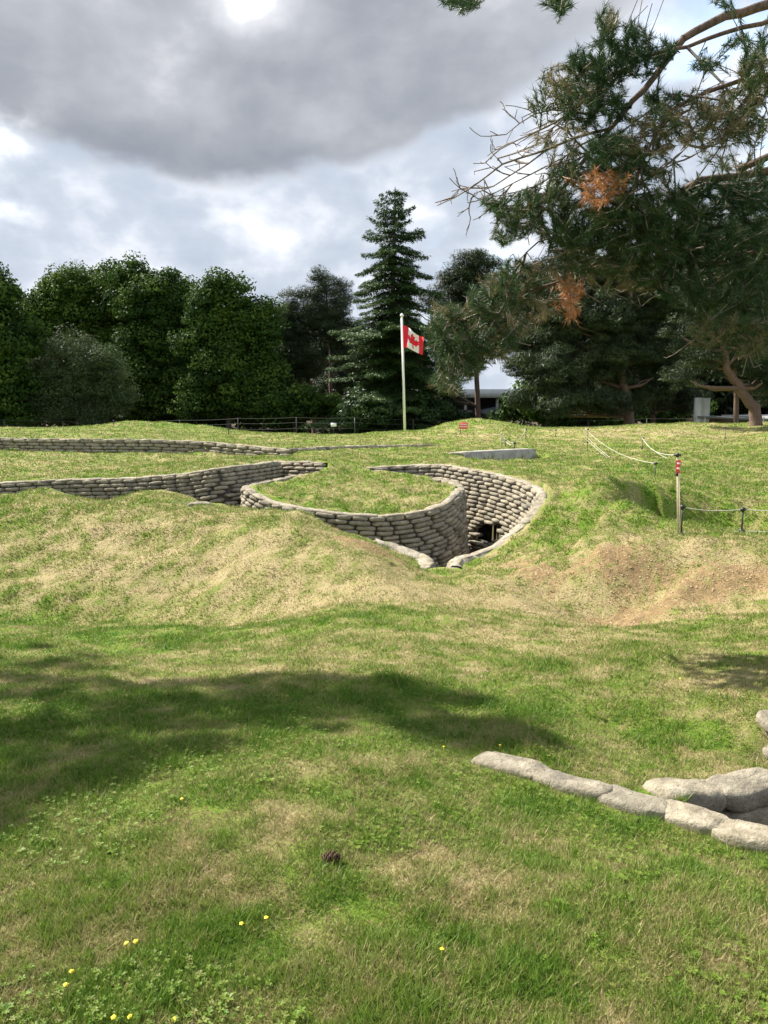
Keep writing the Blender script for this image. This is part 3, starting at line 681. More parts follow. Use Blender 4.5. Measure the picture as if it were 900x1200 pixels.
# ---------------------------------------------------------------- rope fence, posts, signs
def post(px,pytop,pybot,Y,parent,knobs=(0,),r=.012,mat='black'):
    bt=P(px,pybot,Y); tp=P(px,pytop,Y); e=MB()
    z0=min(bt[2],gz(bt[0],bt[1]))-.05
    e.tube([(bt[0],Y,z0),(bt[0],Y,tp[2])],r,6)
    for k in knobs:
        z=tp[2]-k; e.tube([(bt[0],Y,z-.03),(bt[0],Y,z+.03)],r*2.6,8)
        e.tube([(bt[0]-.05,Y,z),(bt[0]+.05,Y,z)],r*1.2,5)
    o=e.build('post',M[mat],parent,origin=(bt[0],Y,z0)); return tp
def sag(p,q,s,n=14):
    p=np.array(p);q=np.array(q); t=np.linspace(0,1,n)[:,None]
    L=p*(1-t)+q*t; L[:,2]-=s*4*(t[:,0]*(1-t[:,0])); return L
def rope(parts,parent,r=.006,mat='rope'):
    b=MB()
    for p,q,s in parts: b.tube(sag(p,q,s),r,4,cap=False)
    return b.build('rope',M[mat],parent)
# fence 1: right side, black posts with pale rope
fr=empty('rope_fence',XY(767,570,19)); tag(fr,'pale rope strung on thin black posts across the right hand meadow','rope fence')
a1=post(688,503,530,30,fr,(0,.5)); a2=post(767,543,573,19,fr,(0,.55)); a3=post(752,513,531,30,fr,(0,.4)); a4=post(849,501,523,36,fr,(0,.7))
dn=lambda p,z:(p[0],p[1],p[2]-z)
tall=P(795,533,12.6); a5=P(797,596,12.5)
rope([(P(686,502,31),a2,.25),(dn(a1,.3),dn(a2,.55),.12),(dn(a1,.42),dn(a2,.58),.1),(P(752,512,30),tall,.2),(a3,P(782,537,24),.1)],fr,.0065)
fr2=empty('rope_fence',XY(869,625,12)); tag(fr2,'low pale rope with black posts round the green crater on the right','rope fence')
b1=post(798,594,630,12.5,fr2,(0,.45),.013); b2=post(869,597,624,12.6,fr2,(0,.36),.014); b3=P(960,596,12.4)
rope([(b1,b2,.04),(b2,b3,.03),(dn(b1,.42),dn(b2,.36),.05),(dn(b2,.36),P(960,622,12.4),.02),(dn(b1,.5),P(960,626,12),.06)],fr2,.006)
# tall pale stake with red marker
sb=P(795,633,12.3); st=P(794,534,12.3)
root=empty('marker_stake',(sb[0],12.3,gz(sb[0],12.3))); tag(root,'tall pale timber stake with a small red tag near its top','marker stake')
b=MB(); b.tube([(sb[0],12.3,gz(sb[0],12.3)-.1),(st[0],12.3,st[2])],.016,6); b.tube([(sb[0]+.045,12.32,gz(sb[0],12.3)-.1),(st[0]+.045,12.32,st[2]-.25)],.010,5); b.build('stake',M['wood'],root)
b=MB(); b.tube([(st[0],12.3,st[2]-.02),(st[0],12.3,st[2]+.04)],.026,6); b.tube([(st[0]-.06,12.3,st[2]+.01),(st[0]+.06,12.3,st[2]+.01)],.014,5);b.build('insulator',M['black'],root); b=MB(); b.tube([(st[0],12.28,st[2]-.33),(st[0],12.28,st[2]-.27)],.022,6); b.build('insulator',M['black'],root)
def sign_plate(cx_,cy_,cz_,w,h,root,tilt=0,name='sign_board',lines=2):
    b=MB(); V=[]
    for i in range(9):
        for j in range(2):
            u=i/8-.5; V.append((cx_+u*w+tilt*(j-.5)*h,cy_-.03*math.cos(u*3),cz_+(j-.5)*h))
    n0=len(V); V+=[(x,y+.012,z) for x,y,z in V]
    q=[]
    for i in range(8): k=i*2; q+=[(k,k+2,k+3,k+1),(n0+k,n0+k+1,n0+k+3,n0+k+2),(k,n0+k,n0+k+2,k+2),(k+1,k+3,n0+k+3,n0+k+1)]
    b.add(V,[np.array(q)]); pl=b.build(name,M['redsign'],root)
    b=MB()
    for l in range(lines):
        zc=cz_+h*(.2-.36*l); x=-.40
        while x<.38:
            ww=random.uniform(.06,.12); u0=x;u1=min(.4,x+ww)
            yy=lambda u:cy_-.03*math.cos(u*3)-.004
            hh=h*.09
            b.add([(cx_+u0*w,yy(u0),zc-hh),(cx_+u1*w,yy(u1),zc-hh),(cx_+u1*w,yy(u1),zc+hh),(cx_+u0*w,yy(u0),zc+hh)],[np.array([(0,1,2,3)])])
            x+=ww+.045
    b.build('lettering',M['white'],root)
b=MB(); V=[]
for i in range(4):
    for j in range(5):
        V.append((st[0]-.035+i*.024+.01*math.sin(j*2),12.255+.015*math.sin(j*1.7+i),st[2]-.07-j*.052))
b.add(V,[np.array([(i*5+j,i*5+j+1,(i+1)*5+j+1,(i+1)*5+j) for i in range(3) for j in range(4)])]); b.build('red_tag',M['redsign'],root)
b=MB()
for zz in (.12,.20): b.box(st[0]-.025,st[0]+.025,12.225,12.232,st[2]-zz-.012,st[2]-zz+.012)
b.build('lettering',M['white'],root)
# red notice on the mound
q=P(543,507,39); q=(q[0],39,gz(q[0],39)+.42); root=empty('notice_board',(q[0],39,gz(q[0],39))); tag(root,'small red notice board on a thin stake below the grass mound','sign')
sign_plate(q[0],39,q[2],.42,.32,root); b=MB(); b.tube([(q[0]-.14,39.05,gz(q[0],39)-.1),(q[0]-.14,39.05,q[2]+.1)],.016,5); b.build('stake',M['black'],root)
# little white notice by the far fence
q=P(391,498,47); root=empty('notice_plate',(q[0],47,gz(q[0],47))); tag(root,'tiny white notice on a dark post at the far fence below the pines','sign')
b=MB(); b.box(q[0]-.17,q[0]+.17,46.98,47.0,q[2]-.1,q[2]+.12); b.build('sign_board',M['white'],root)
b=MB(); b.tube([(q[0],47.03,gz(q[0],47)-.1),(q[0],47.03,q[2]+.1)],.02,5); b.build('stake',M['black'],root)
# small barrier of posts behind the slab
fr3=empty('rope_fence',XY(600,528,30)); tag(fr3,'short cluster of thin posts with slack rope behind the concrete slab','rope fence')
c=[post(587,508,529,30,fr3,(0,),.015,'wood'),post(603,519,528,29.5,fr3,(0,),.02),post(592,516,527,30.5,fr3,(0,),.02),post(616,503,520,36,fr3,(0,),.018),post(651,504,518,38,fr3,(0,.3),.016)]
rope([(c[0],c[1],.1),(dn(c[0],.1),c[2],.08),(c[2],c[1],.12),(c[1],c[3],.1)],fr3,.010)
# far wire fence along the wood edge
ff=empty('wire_fence',XY(200,500,52)); tag(ff,'dark three strand wire fence along the edge of the wood','wire fence')
prev=None; parts=[]
for k,px in enumerate(range(-60,960,68)):
    Y=53.5+ (2.5 if 360<px<640 else 0); X=(px-450)/900*Y; z=P(px,491.5+2.5*math.sin(px*.013),Y)[2]; zg=gz(X,Y)
    e=MB(); e.tube([(X,Y,zg-.2),(X,Y,z+.02)],.035,6); e.build('post',M['wire'],ff,origin=(X,Y,zg-.2))
    for dz in (0,.35,.75):
        if prev: parts.append(((prev[0],prev[1]-.03,prev[2]-dz),(X,Y-.03,z-dz),.05))
    prev=(X,Y,z)
b=MB()
for p_,q_,s_ in parts: b.tube(sag(p_,q_,s_,8),.013,3,cap=False)
b.build('wire',M['wire'],ff)
for (px,pt_,pb,Y,lb) in ((134,502,509,40,'small dark peg standing on the front of the big far mound'),(268,505,511,38,'small dark peg on the flat turf right of the big far mound')):
    bt=P(px,pb,Y); b=MB(); z0=gz(bt[0],Y); b.tube([(bt[0],Y,z0-.05),(bt[0],Y,z0+.32)],.02,6); b.tube([(bt[0],Y,z0+.26),(bt[0],Y,z0+.33)],.045,6); o=b.build('fence_peg',M['black'],None,origin=(bt[0],Y,z0)); tag(o,lb,'peg')
# ---------------------------------------------------------------- buildings
z0=-3.2
def building1():
    Y=84; s=Y/900; xs=lambda px:(px-450)*s
    root=empty('pavilion',(xs(490),Y,z0)); tag(root,'low modern pavilion with pale flat roof edge and dark glazing behind the trunks','building')
    zt=P(450,456,Y)[2]; zbm=P(450,466,Y)[2]
    b=MB(); b.box(xs(372),xs(602),Y,Y+9,zbm,zt); b.build('roof_slab',M['fascia'],root)
    b=MB(); b.box(xs(376),xs(598),Y+1.2,Y+8.5,z0-.3,zbm-.003); b.build('glazed_wall',M['glass'],root)
    for px in (380,440,500,545,582,596):
        b=MB(); b.box(xs(px)-.14,xs(px)+.14,Y+.3,Y+.6,z0-.3,zbm-.003); b.build('column',M['concrete'],root,origin=(xs(px),Y+.45,z0))
building1()
def building2():
    Y=60; s=Y/900; xs=lambda px:(px-450)*s; Z=lambda py:P(450,py,Y)[2]
    root=empty('low_building',(xs(860),Y,z0)); tag(root,'low brick and pale panel building half hidden behind the right ridge and leaning trunk','building')
    b=MB(); b.box(xs(811),xs(817),Y-.3,Y+.2,z0-.5,Z(466)); b.box(xs(817.3),xs(828),Y-.1,Y+.2,z0-.5,Z(466.5)); b.build('pale_panel',M['fascia'],root)
    b=MB(); b.box(xs(817.5),xs(885),Y+.8,Y+2.8,z0-.5,Z(491)); b.build('brick_wall',M['brick'],root)
    b=MB(); b.add([(xs(812),Y-.5,Z(487.5)),(xs(905),Y-.5,Z(492)),(xs(905),Y+3,Z(490.5)),(xs(825),Y+3,Z(486.5)),(xs(812),Y-.5,Z(489.7)),(xs(905),Y-.5,Z(494.5)),(xs(905),Y+3,Z(493)),(xs(825),Y+3,Z(488.7))],[np.array([(0,1,2,3),(7,6,5,4),(0,4,5,1),(1,5,6,2),(2,6,7,3),(3,7,4,0)])]); b.build('roof_slab',M['roofgrey'],root)
    b=MB(); b.box(xs(888),xs(950),Y+.4,Y+7,Z(495),Z(488)); b.build('white_wall',M['fascia'],root)
building2()
# ---------------------------------------------------------------- trees
def leaves(C,Nrm,size,aspect,jit=.7):
    N=len(C); nrm=Nrm+rng.normal(0,jit,(N,3)); nrm/=np.linalg.norm(nrm,axis=1)[:,None]+1e-9
    r=rng.normal(0,1,(N,3)); u=np.cross(nrm,r); u/=np.linalg.norm(u,axis=1)[:,None]+1e-9; w=np.cross(nrm,u)
    s=(size*rng.uniform(.6,1.4,N))[:,None]
    return np.stack([C-u*s,C+w*s*aspect,C+u*s,C-w*s*aspect],1).reshape(-1,3)
def blob_crown(root,blobL,Y,mat,nsub,nleaf,subr,size,aspect,name='crown',depth=.8,flat=.8,seed=1,fill=.25,skirt=0):
    """blobL: (px,py,rx_px,ry_px[,dY])"""
    C=[];Nn=[];A=[]
    ex=[]
    for bl in blobL:
        for q_ in range(2 if min(bl[2],bl[3])>14 else 0):
            a_=rng.uniform(0,6.28); f_=rng.uniform(.28,.42)
            ex.append((bl[0]+math.cos(a_)*bl[2]*1.0,bl[1]+math.sin(a_)*bl[3]*.95,bl[2]*f_,bl[3]*f_)+tuple(bl[4:5]))
    for bl in list(blobL)+ex:
        px,py,rx,ry=bl[:4]; yy=Y+(bl[4] if len(bl)>4 else rng.uniform(-1,1))
        c=np.array(P(px,py,yy)); sx=rx*yy/900; sz=ry*yy/900; sy=(sx*.6+sz*.4)*depth
        k=max(4,int(nsub*(rx*ry)/1200))
        for i in range(k):
            d=rng.normal(0,1,3); d/=np.linalg.norm(d)
            rr=rng.uniform(.55,1.0)+(.18 if rng.random()<.12 else 0); cc=c+d*np.array([sx,sy,sz])*rr
            r_=subr*rng.uniform(.55,1.35); m=int(nleaf*(r_/subr)**2)
            e=rng.normal(0,1,(m,3)); e/=np.linalg.norm(e,axis=1)[:,None]
            e[:,2]=np.where(e[:,2]<-.3,e[:,2]*.5,e[:,2])
            q=cc+e*np.array([r_,r_,r_*flat])*rng.uniform(.6,1.08,m)[:,None]
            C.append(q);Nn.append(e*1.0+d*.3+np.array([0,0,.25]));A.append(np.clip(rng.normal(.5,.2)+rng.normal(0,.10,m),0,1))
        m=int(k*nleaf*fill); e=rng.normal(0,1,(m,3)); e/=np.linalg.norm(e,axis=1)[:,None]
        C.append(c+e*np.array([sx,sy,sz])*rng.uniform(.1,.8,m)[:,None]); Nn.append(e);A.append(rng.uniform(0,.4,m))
    C=np.concatenate(C);Nn=np.concatenate(Nn);A=np.concatenate(A)
    V=leaves(C,Nn,size,aspect); N=len(C)
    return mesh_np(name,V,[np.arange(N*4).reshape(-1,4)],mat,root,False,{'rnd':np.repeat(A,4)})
def tree(name,label,trunk,blobL,Y,mat,bark,r=.3,group=None,cat='tree',limbs=8,**k):
    """trunk: list of (px,py) from base up"""
    bx=P(trunk[0][0],trunk[0][1],Y); z=gz(bx[0],Y) if Y<88 else -3.2
    root=empty(name,(bx[0],Y,z)); tag(root,label,cat,group)
    pts_=[(bx[0],Y,z-.2)]+[P(a,b_,Y) for a,b_ in trunk]
    pts_=[np.array(p) for p in pts_]
    pts_=[pts_[0]]+[p for p in pts_[1:] if p[2]>z+.3]
    n_=len(pts_); b=MB()
    fine=[]; 
    for i in range(n_-1):
        for t_ in np.linspace(0,1,5)[:-1]: fine.append(pts_[i]*(1-t_)+pts_[i+1]*t_+rng.normal(0,.04,3)*(1 if i or t_ else 0))
    fine.append(pts_[-1]); rad=np.linspace(r,r*.25,len(fine)); rad[0]*=1.4
    b.tube(fine,rad,8); b.build('trunk',bark,root,True)
    b=MB(); top=len(fine)
    for bl in blobL:
        for j in range(2):
            c=np.array(P(bl[0]+rng.uniform(-.6,.6)*bl[2],bl[1]+rng.uniform(-.5,.3)*bl[3],Y+rng.uniform(-1,1)))
            cand=[i for i in range(2,top) if fine[i][2]<c[2]-.2] or [min(2,top-1)]
            i=min(cand,key=lambda i:np.linalg.norm(fine[i]-c)*1.0+abs((c[2]-fine[i][2])-np.hypot(*(c-fine[i])[:2])*.5))
            m1=fine[i]*.5+c*.5+np.array([0,0,-.08*np.linalg.norm(c-fine[i])])+rng.normal(0,.15,3)
            r0=min(rad[i]*.55,.14); b.tube([fine[i],fine[i]*.75+m1*.25+rng.normal(0,.05,3),m1,m1*.5+c*.5+rng.normal(0,.1,3),c],[r0,r0*.85,r0*.6,r0*.4,r0*.15],5)
    b.build('limbs',bark,root,True)
    blob_crown(root,blobL,Y,mat,**k); return root
M['leafb']=mat_leafy('broadleaf_foliage_light',[(0,(.022,.048,.008)),(.5,(.058,.105,.015)),(1,(.12,.19,.030))],.28,.65,spec=.1)
DEC=dict(nsub=60,nleaf=125,subr=.95,size=.125,aspect=.62,depth=.7)
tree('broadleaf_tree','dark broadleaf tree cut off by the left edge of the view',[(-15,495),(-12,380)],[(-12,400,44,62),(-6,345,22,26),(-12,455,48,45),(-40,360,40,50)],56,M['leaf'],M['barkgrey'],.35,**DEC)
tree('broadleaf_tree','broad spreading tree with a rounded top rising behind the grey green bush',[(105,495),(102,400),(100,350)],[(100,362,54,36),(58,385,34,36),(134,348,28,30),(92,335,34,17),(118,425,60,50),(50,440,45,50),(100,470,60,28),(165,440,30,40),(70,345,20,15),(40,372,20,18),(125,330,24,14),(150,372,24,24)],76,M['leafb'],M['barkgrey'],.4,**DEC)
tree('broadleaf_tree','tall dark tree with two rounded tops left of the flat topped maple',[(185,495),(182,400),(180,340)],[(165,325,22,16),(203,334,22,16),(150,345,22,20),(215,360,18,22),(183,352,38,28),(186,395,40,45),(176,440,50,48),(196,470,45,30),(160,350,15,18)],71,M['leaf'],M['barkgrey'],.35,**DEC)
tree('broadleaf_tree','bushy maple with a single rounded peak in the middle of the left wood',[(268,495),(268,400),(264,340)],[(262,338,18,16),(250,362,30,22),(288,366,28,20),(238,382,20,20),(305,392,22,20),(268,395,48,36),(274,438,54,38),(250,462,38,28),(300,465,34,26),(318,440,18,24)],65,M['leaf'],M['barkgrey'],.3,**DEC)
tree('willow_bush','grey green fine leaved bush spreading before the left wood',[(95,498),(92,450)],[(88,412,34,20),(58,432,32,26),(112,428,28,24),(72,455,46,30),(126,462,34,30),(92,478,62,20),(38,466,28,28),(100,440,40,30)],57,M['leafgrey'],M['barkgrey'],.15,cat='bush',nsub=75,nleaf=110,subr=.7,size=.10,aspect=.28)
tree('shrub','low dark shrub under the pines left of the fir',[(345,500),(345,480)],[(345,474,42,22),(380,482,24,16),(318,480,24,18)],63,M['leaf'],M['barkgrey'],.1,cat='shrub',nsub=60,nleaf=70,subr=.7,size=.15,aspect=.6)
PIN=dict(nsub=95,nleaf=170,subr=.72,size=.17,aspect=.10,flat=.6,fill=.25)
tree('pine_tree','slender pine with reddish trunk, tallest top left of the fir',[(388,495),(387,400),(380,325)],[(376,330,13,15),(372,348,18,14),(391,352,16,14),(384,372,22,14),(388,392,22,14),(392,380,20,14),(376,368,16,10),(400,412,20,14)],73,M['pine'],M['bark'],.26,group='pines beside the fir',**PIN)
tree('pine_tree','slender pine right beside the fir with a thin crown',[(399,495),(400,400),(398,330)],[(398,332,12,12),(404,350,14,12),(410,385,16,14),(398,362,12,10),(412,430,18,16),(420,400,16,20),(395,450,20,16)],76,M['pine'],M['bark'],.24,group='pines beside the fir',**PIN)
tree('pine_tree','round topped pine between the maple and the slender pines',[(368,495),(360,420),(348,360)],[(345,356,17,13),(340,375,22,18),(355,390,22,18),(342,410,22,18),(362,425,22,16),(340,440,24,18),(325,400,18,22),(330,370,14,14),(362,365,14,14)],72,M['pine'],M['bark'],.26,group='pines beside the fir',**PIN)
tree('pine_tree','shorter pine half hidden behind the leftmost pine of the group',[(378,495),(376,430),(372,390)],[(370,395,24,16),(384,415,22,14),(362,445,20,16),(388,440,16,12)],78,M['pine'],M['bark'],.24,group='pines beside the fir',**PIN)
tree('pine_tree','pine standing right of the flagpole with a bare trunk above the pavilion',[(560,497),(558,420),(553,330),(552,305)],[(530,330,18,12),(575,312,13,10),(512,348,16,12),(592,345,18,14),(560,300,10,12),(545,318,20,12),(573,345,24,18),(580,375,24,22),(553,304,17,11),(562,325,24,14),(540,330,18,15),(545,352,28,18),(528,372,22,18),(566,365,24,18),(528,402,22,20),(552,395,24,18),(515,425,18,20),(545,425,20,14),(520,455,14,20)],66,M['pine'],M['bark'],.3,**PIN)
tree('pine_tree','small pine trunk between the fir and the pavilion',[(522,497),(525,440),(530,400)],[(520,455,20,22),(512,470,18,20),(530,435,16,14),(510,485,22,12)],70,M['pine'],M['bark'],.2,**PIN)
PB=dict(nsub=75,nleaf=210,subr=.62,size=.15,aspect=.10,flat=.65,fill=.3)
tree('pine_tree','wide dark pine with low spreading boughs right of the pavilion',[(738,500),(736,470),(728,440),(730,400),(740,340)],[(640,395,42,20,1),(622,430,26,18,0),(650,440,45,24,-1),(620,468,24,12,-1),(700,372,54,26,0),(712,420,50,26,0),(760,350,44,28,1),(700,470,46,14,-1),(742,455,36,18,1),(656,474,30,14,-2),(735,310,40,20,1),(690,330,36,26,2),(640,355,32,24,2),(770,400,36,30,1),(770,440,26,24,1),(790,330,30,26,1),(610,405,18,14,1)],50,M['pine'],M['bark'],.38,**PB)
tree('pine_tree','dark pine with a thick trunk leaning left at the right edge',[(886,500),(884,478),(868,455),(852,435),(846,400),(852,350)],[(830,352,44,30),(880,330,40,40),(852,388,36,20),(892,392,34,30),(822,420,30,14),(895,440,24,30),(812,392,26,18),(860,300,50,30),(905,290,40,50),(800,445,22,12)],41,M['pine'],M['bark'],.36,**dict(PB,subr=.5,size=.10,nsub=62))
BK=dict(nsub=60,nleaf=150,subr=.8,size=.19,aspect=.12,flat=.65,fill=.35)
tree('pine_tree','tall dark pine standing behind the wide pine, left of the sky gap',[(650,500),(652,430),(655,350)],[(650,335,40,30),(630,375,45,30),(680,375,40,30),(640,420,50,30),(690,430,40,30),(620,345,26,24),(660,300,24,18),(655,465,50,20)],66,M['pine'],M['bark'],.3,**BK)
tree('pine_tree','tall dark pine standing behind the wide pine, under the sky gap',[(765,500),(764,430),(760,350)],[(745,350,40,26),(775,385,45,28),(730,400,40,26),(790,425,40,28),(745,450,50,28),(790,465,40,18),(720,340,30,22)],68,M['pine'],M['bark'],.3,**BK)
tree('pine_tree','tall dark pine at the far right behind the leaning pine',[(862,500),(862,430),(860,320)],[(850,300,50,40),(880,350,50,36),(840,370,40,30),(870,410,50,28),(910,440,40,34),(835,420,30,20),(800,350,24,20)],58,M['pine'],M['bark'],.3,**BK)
# fir
def fir():
    Y=62; base=P(457,500,Y); apex=P(463,219,Y); z0=gz(base[0],Y); H=apex[2]-z0
    root=empty('fir_tree',(base[0],Y,z0)); tag(root,'tall pointed fir towering over the wood behind the flagpole','tree')
    b=MB(); ax=lambda h:np.array([base[0]+(apex[0]-base[0])*h,Y,z0+H*h])
    b.tube([ax(-.01),ax(.3),ax(.7),ax(1)],[.42,.32,.16,.03],9); b.build('trunk',M['barkgrey'],root,True)
    br=MB(); C=[];U=[];A=[]; N=[]
    h=.02
    while h<.985:
        prof=5.8*(1-h)**.38 if h<.45 else 6.9*(1-h)**.66
        prof*=1+.13*math.sin(h*41)+.10*math.sin(h*97+1)
        if h>.5: prof*=.93
        if h<.12: prof*=.92+.7*h
        nb=5 if h<.93 else 3
        a0=random.uniform(0,6.3)
        for k in range(nb):
            a=a0+k*2*math.pi/nb+random.uniform(-.35,.35); L=prof*random.uniform(.5,1.22)*(1.0 if random.random()>.22 else .5)
            if L<.2: L=.2
            m=max(4,int(L/.22)); t=np.linspace(0,1,m)
            droop=(random.uniform(.28,.62) if h<.8 else .1)*L; rise=.18*L
            dirv=np.array([math.cos(a),math.sin(a),0])
            pts_=ax(h)+t[:,None]*L*dirv+np.stack([0*t,0*t,-droop*t**1.2+ rise*t**3+ (.25*L*t if h>.85 else 0*t)],-1)
            br.tube(pts_,np.linspace(.05 if L>1.5 else .02,.008,m),4,cap=False)
            side=np.array([-dirv[1],dirv[0],0])
            for i in range(1,m):
                if t[i]<.12: continue
                wd=(1.05-.75*t[i])*.42*L**.7+.10
                nn_=int(26+wd*34)
                for sgn in (-1,1):
                    f=rng.uniform(0,1,nn_)
                    q=pts_[i]+side*sgn*(f*wd)[:,None]+dirv*(f*wd*.45)[:,None]+rng.normal(0,.07,(nn_,3))
                    q[:,2]-=f*wd*.30
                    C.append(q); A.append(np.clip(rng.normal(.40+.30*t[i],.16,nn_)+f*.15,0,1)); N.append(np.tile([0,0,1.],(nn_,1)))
                    uu=side*sgn+dirv*.6-np.array([0,0,.45]); U.append(np.tile(uu,(nn_,1)))
        h+=random.uniform(.011,.018) if h<.5 else random.uniform(.016,.028)
    C=np.concatenate(C);U=np.concatenate(U)+rng.normal(0,.35,(len(C),3));A=np.concatenate(A);N=np.concatenate(N)+rng.normal(0,.45,(len(C),3))
    U/=np.linalg.norm(U,axis=1)[:,None]; W=np.cross(N,U); W/=np.linalg.norm(W,axis=1)[:,None]
    s=rng.uniform(.09,.20,len(C))[:,None]
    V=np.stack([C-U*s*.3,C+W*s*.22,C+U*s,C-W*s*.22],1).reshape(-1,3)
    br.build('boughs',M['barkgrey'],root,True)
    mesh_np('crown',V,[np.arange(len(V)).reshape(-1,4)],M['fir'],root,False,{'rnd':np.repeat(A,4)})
fir()
tree('bush','bright green leafy bush at the foot of the wide dark pine',[(640,500),(640,492)],[(640,489,22,9),(655,494,16,6)],49,M['leaf'],M['barkgrey'],.05,cat='bush',nsub=120,nleaf=60,subr=.35,size=.11,aspect=.6)
tree('bush','dark leafy thicket at the foot of the fir, left side',[(425,505),(425,495)],[(425,478,28,24),(445,488,26,14),(412,490,18,12)],58,M['fir'],M['barkgrey'],.05,cat='bush',nsub=80,nleaf=80,subr=.5,size=.13,aspect=.4)
tree('bush','dark leafy thicket right of the flagpole foot',[(500,502),(500,495)],[(500,482,28,20),(525,488,22,12)],60,M['fir'],M['barkgrey'],.05,cat='bush',nsub=80,nleaf=80,subr=.5,size=.13,aspect=.4)
# far row closing the wood: copies of two prototypes
FAR=dict(nsub=34,nleaf=90,subr=1.3,size=.27,aspect=.6,fill=.5)
pa=tree('background_tree','dark tree crown deep in the wood behind the front row of trees',[(450,498),(450,380)],[(450,400,50,30),(430,430,50,35),(475,430,50,35),(450,465,65,30)],96,M['leaf'],M['barkgrey'],.35,group='trees at the back of the wood',**FAR)
pb=tree('background_tree','dark tree crown deep in the wood behind the front row of trees',[(450,498),(450,380)],[(455,385,36,30),(440,415,45,30),(470,445,55,35),(440,470,60,28)],96,M['pine'],M['bark'],.3,group='trees at the back of the wood',**FAR)
def cp(o,parent=None):
    c=o.copy(); COL.objects.link(c)
    if parent is not None: c.parent=parent
    for ch in list(o.children): cp(ch,c)
    return c
first={id(pa):1,id(pb):1}
k=0
for px,Y,s_ in ((-90,92,1.0),(-20,96,.95),(40,100,1.05),(110,98,.9),(170,95,1.0),(235,99,.95),(300,93,.95),(335,100,.9),(415,104,.85),(480,99,.8),(650,99,.95),(705,94,1.05),(765,97,1.0),(830,92,1.05),(890,96,1.1),(950,90,1.1),(1010,95,1.1)):
    src=pa if k%2==0 else pb
    o=src if k<2 else cp(src); k+=1
    o.location=((px-450)/900*Y,Y,-3.2); o.scale=(s_,s_,s_*random.uniform(.9,1.05)); o.rotation_euler=(0,0,0 if k<=2 else random.uniform(0,6.28))
# understory hedge behind trunks (dark)
for (pxs,lb) in (((-60,20,90,160),'low dark thicket under the broadleaf trees at far left'),((230,290,350,400),'low dark thicket behind the maple and the pines'),((620,680,740,790),'low dark thicket behind the wide pine')):
    tree('thicket',lb,[(pxs[1],500),(pxs[1],488)],[(p,482,42,24) for p in pxs],80,M['leaf'],M['barkgrey'],.1,cat='thicket',nsub=45,nleaf=55,subr=.9,size=.22,aspect=.6)
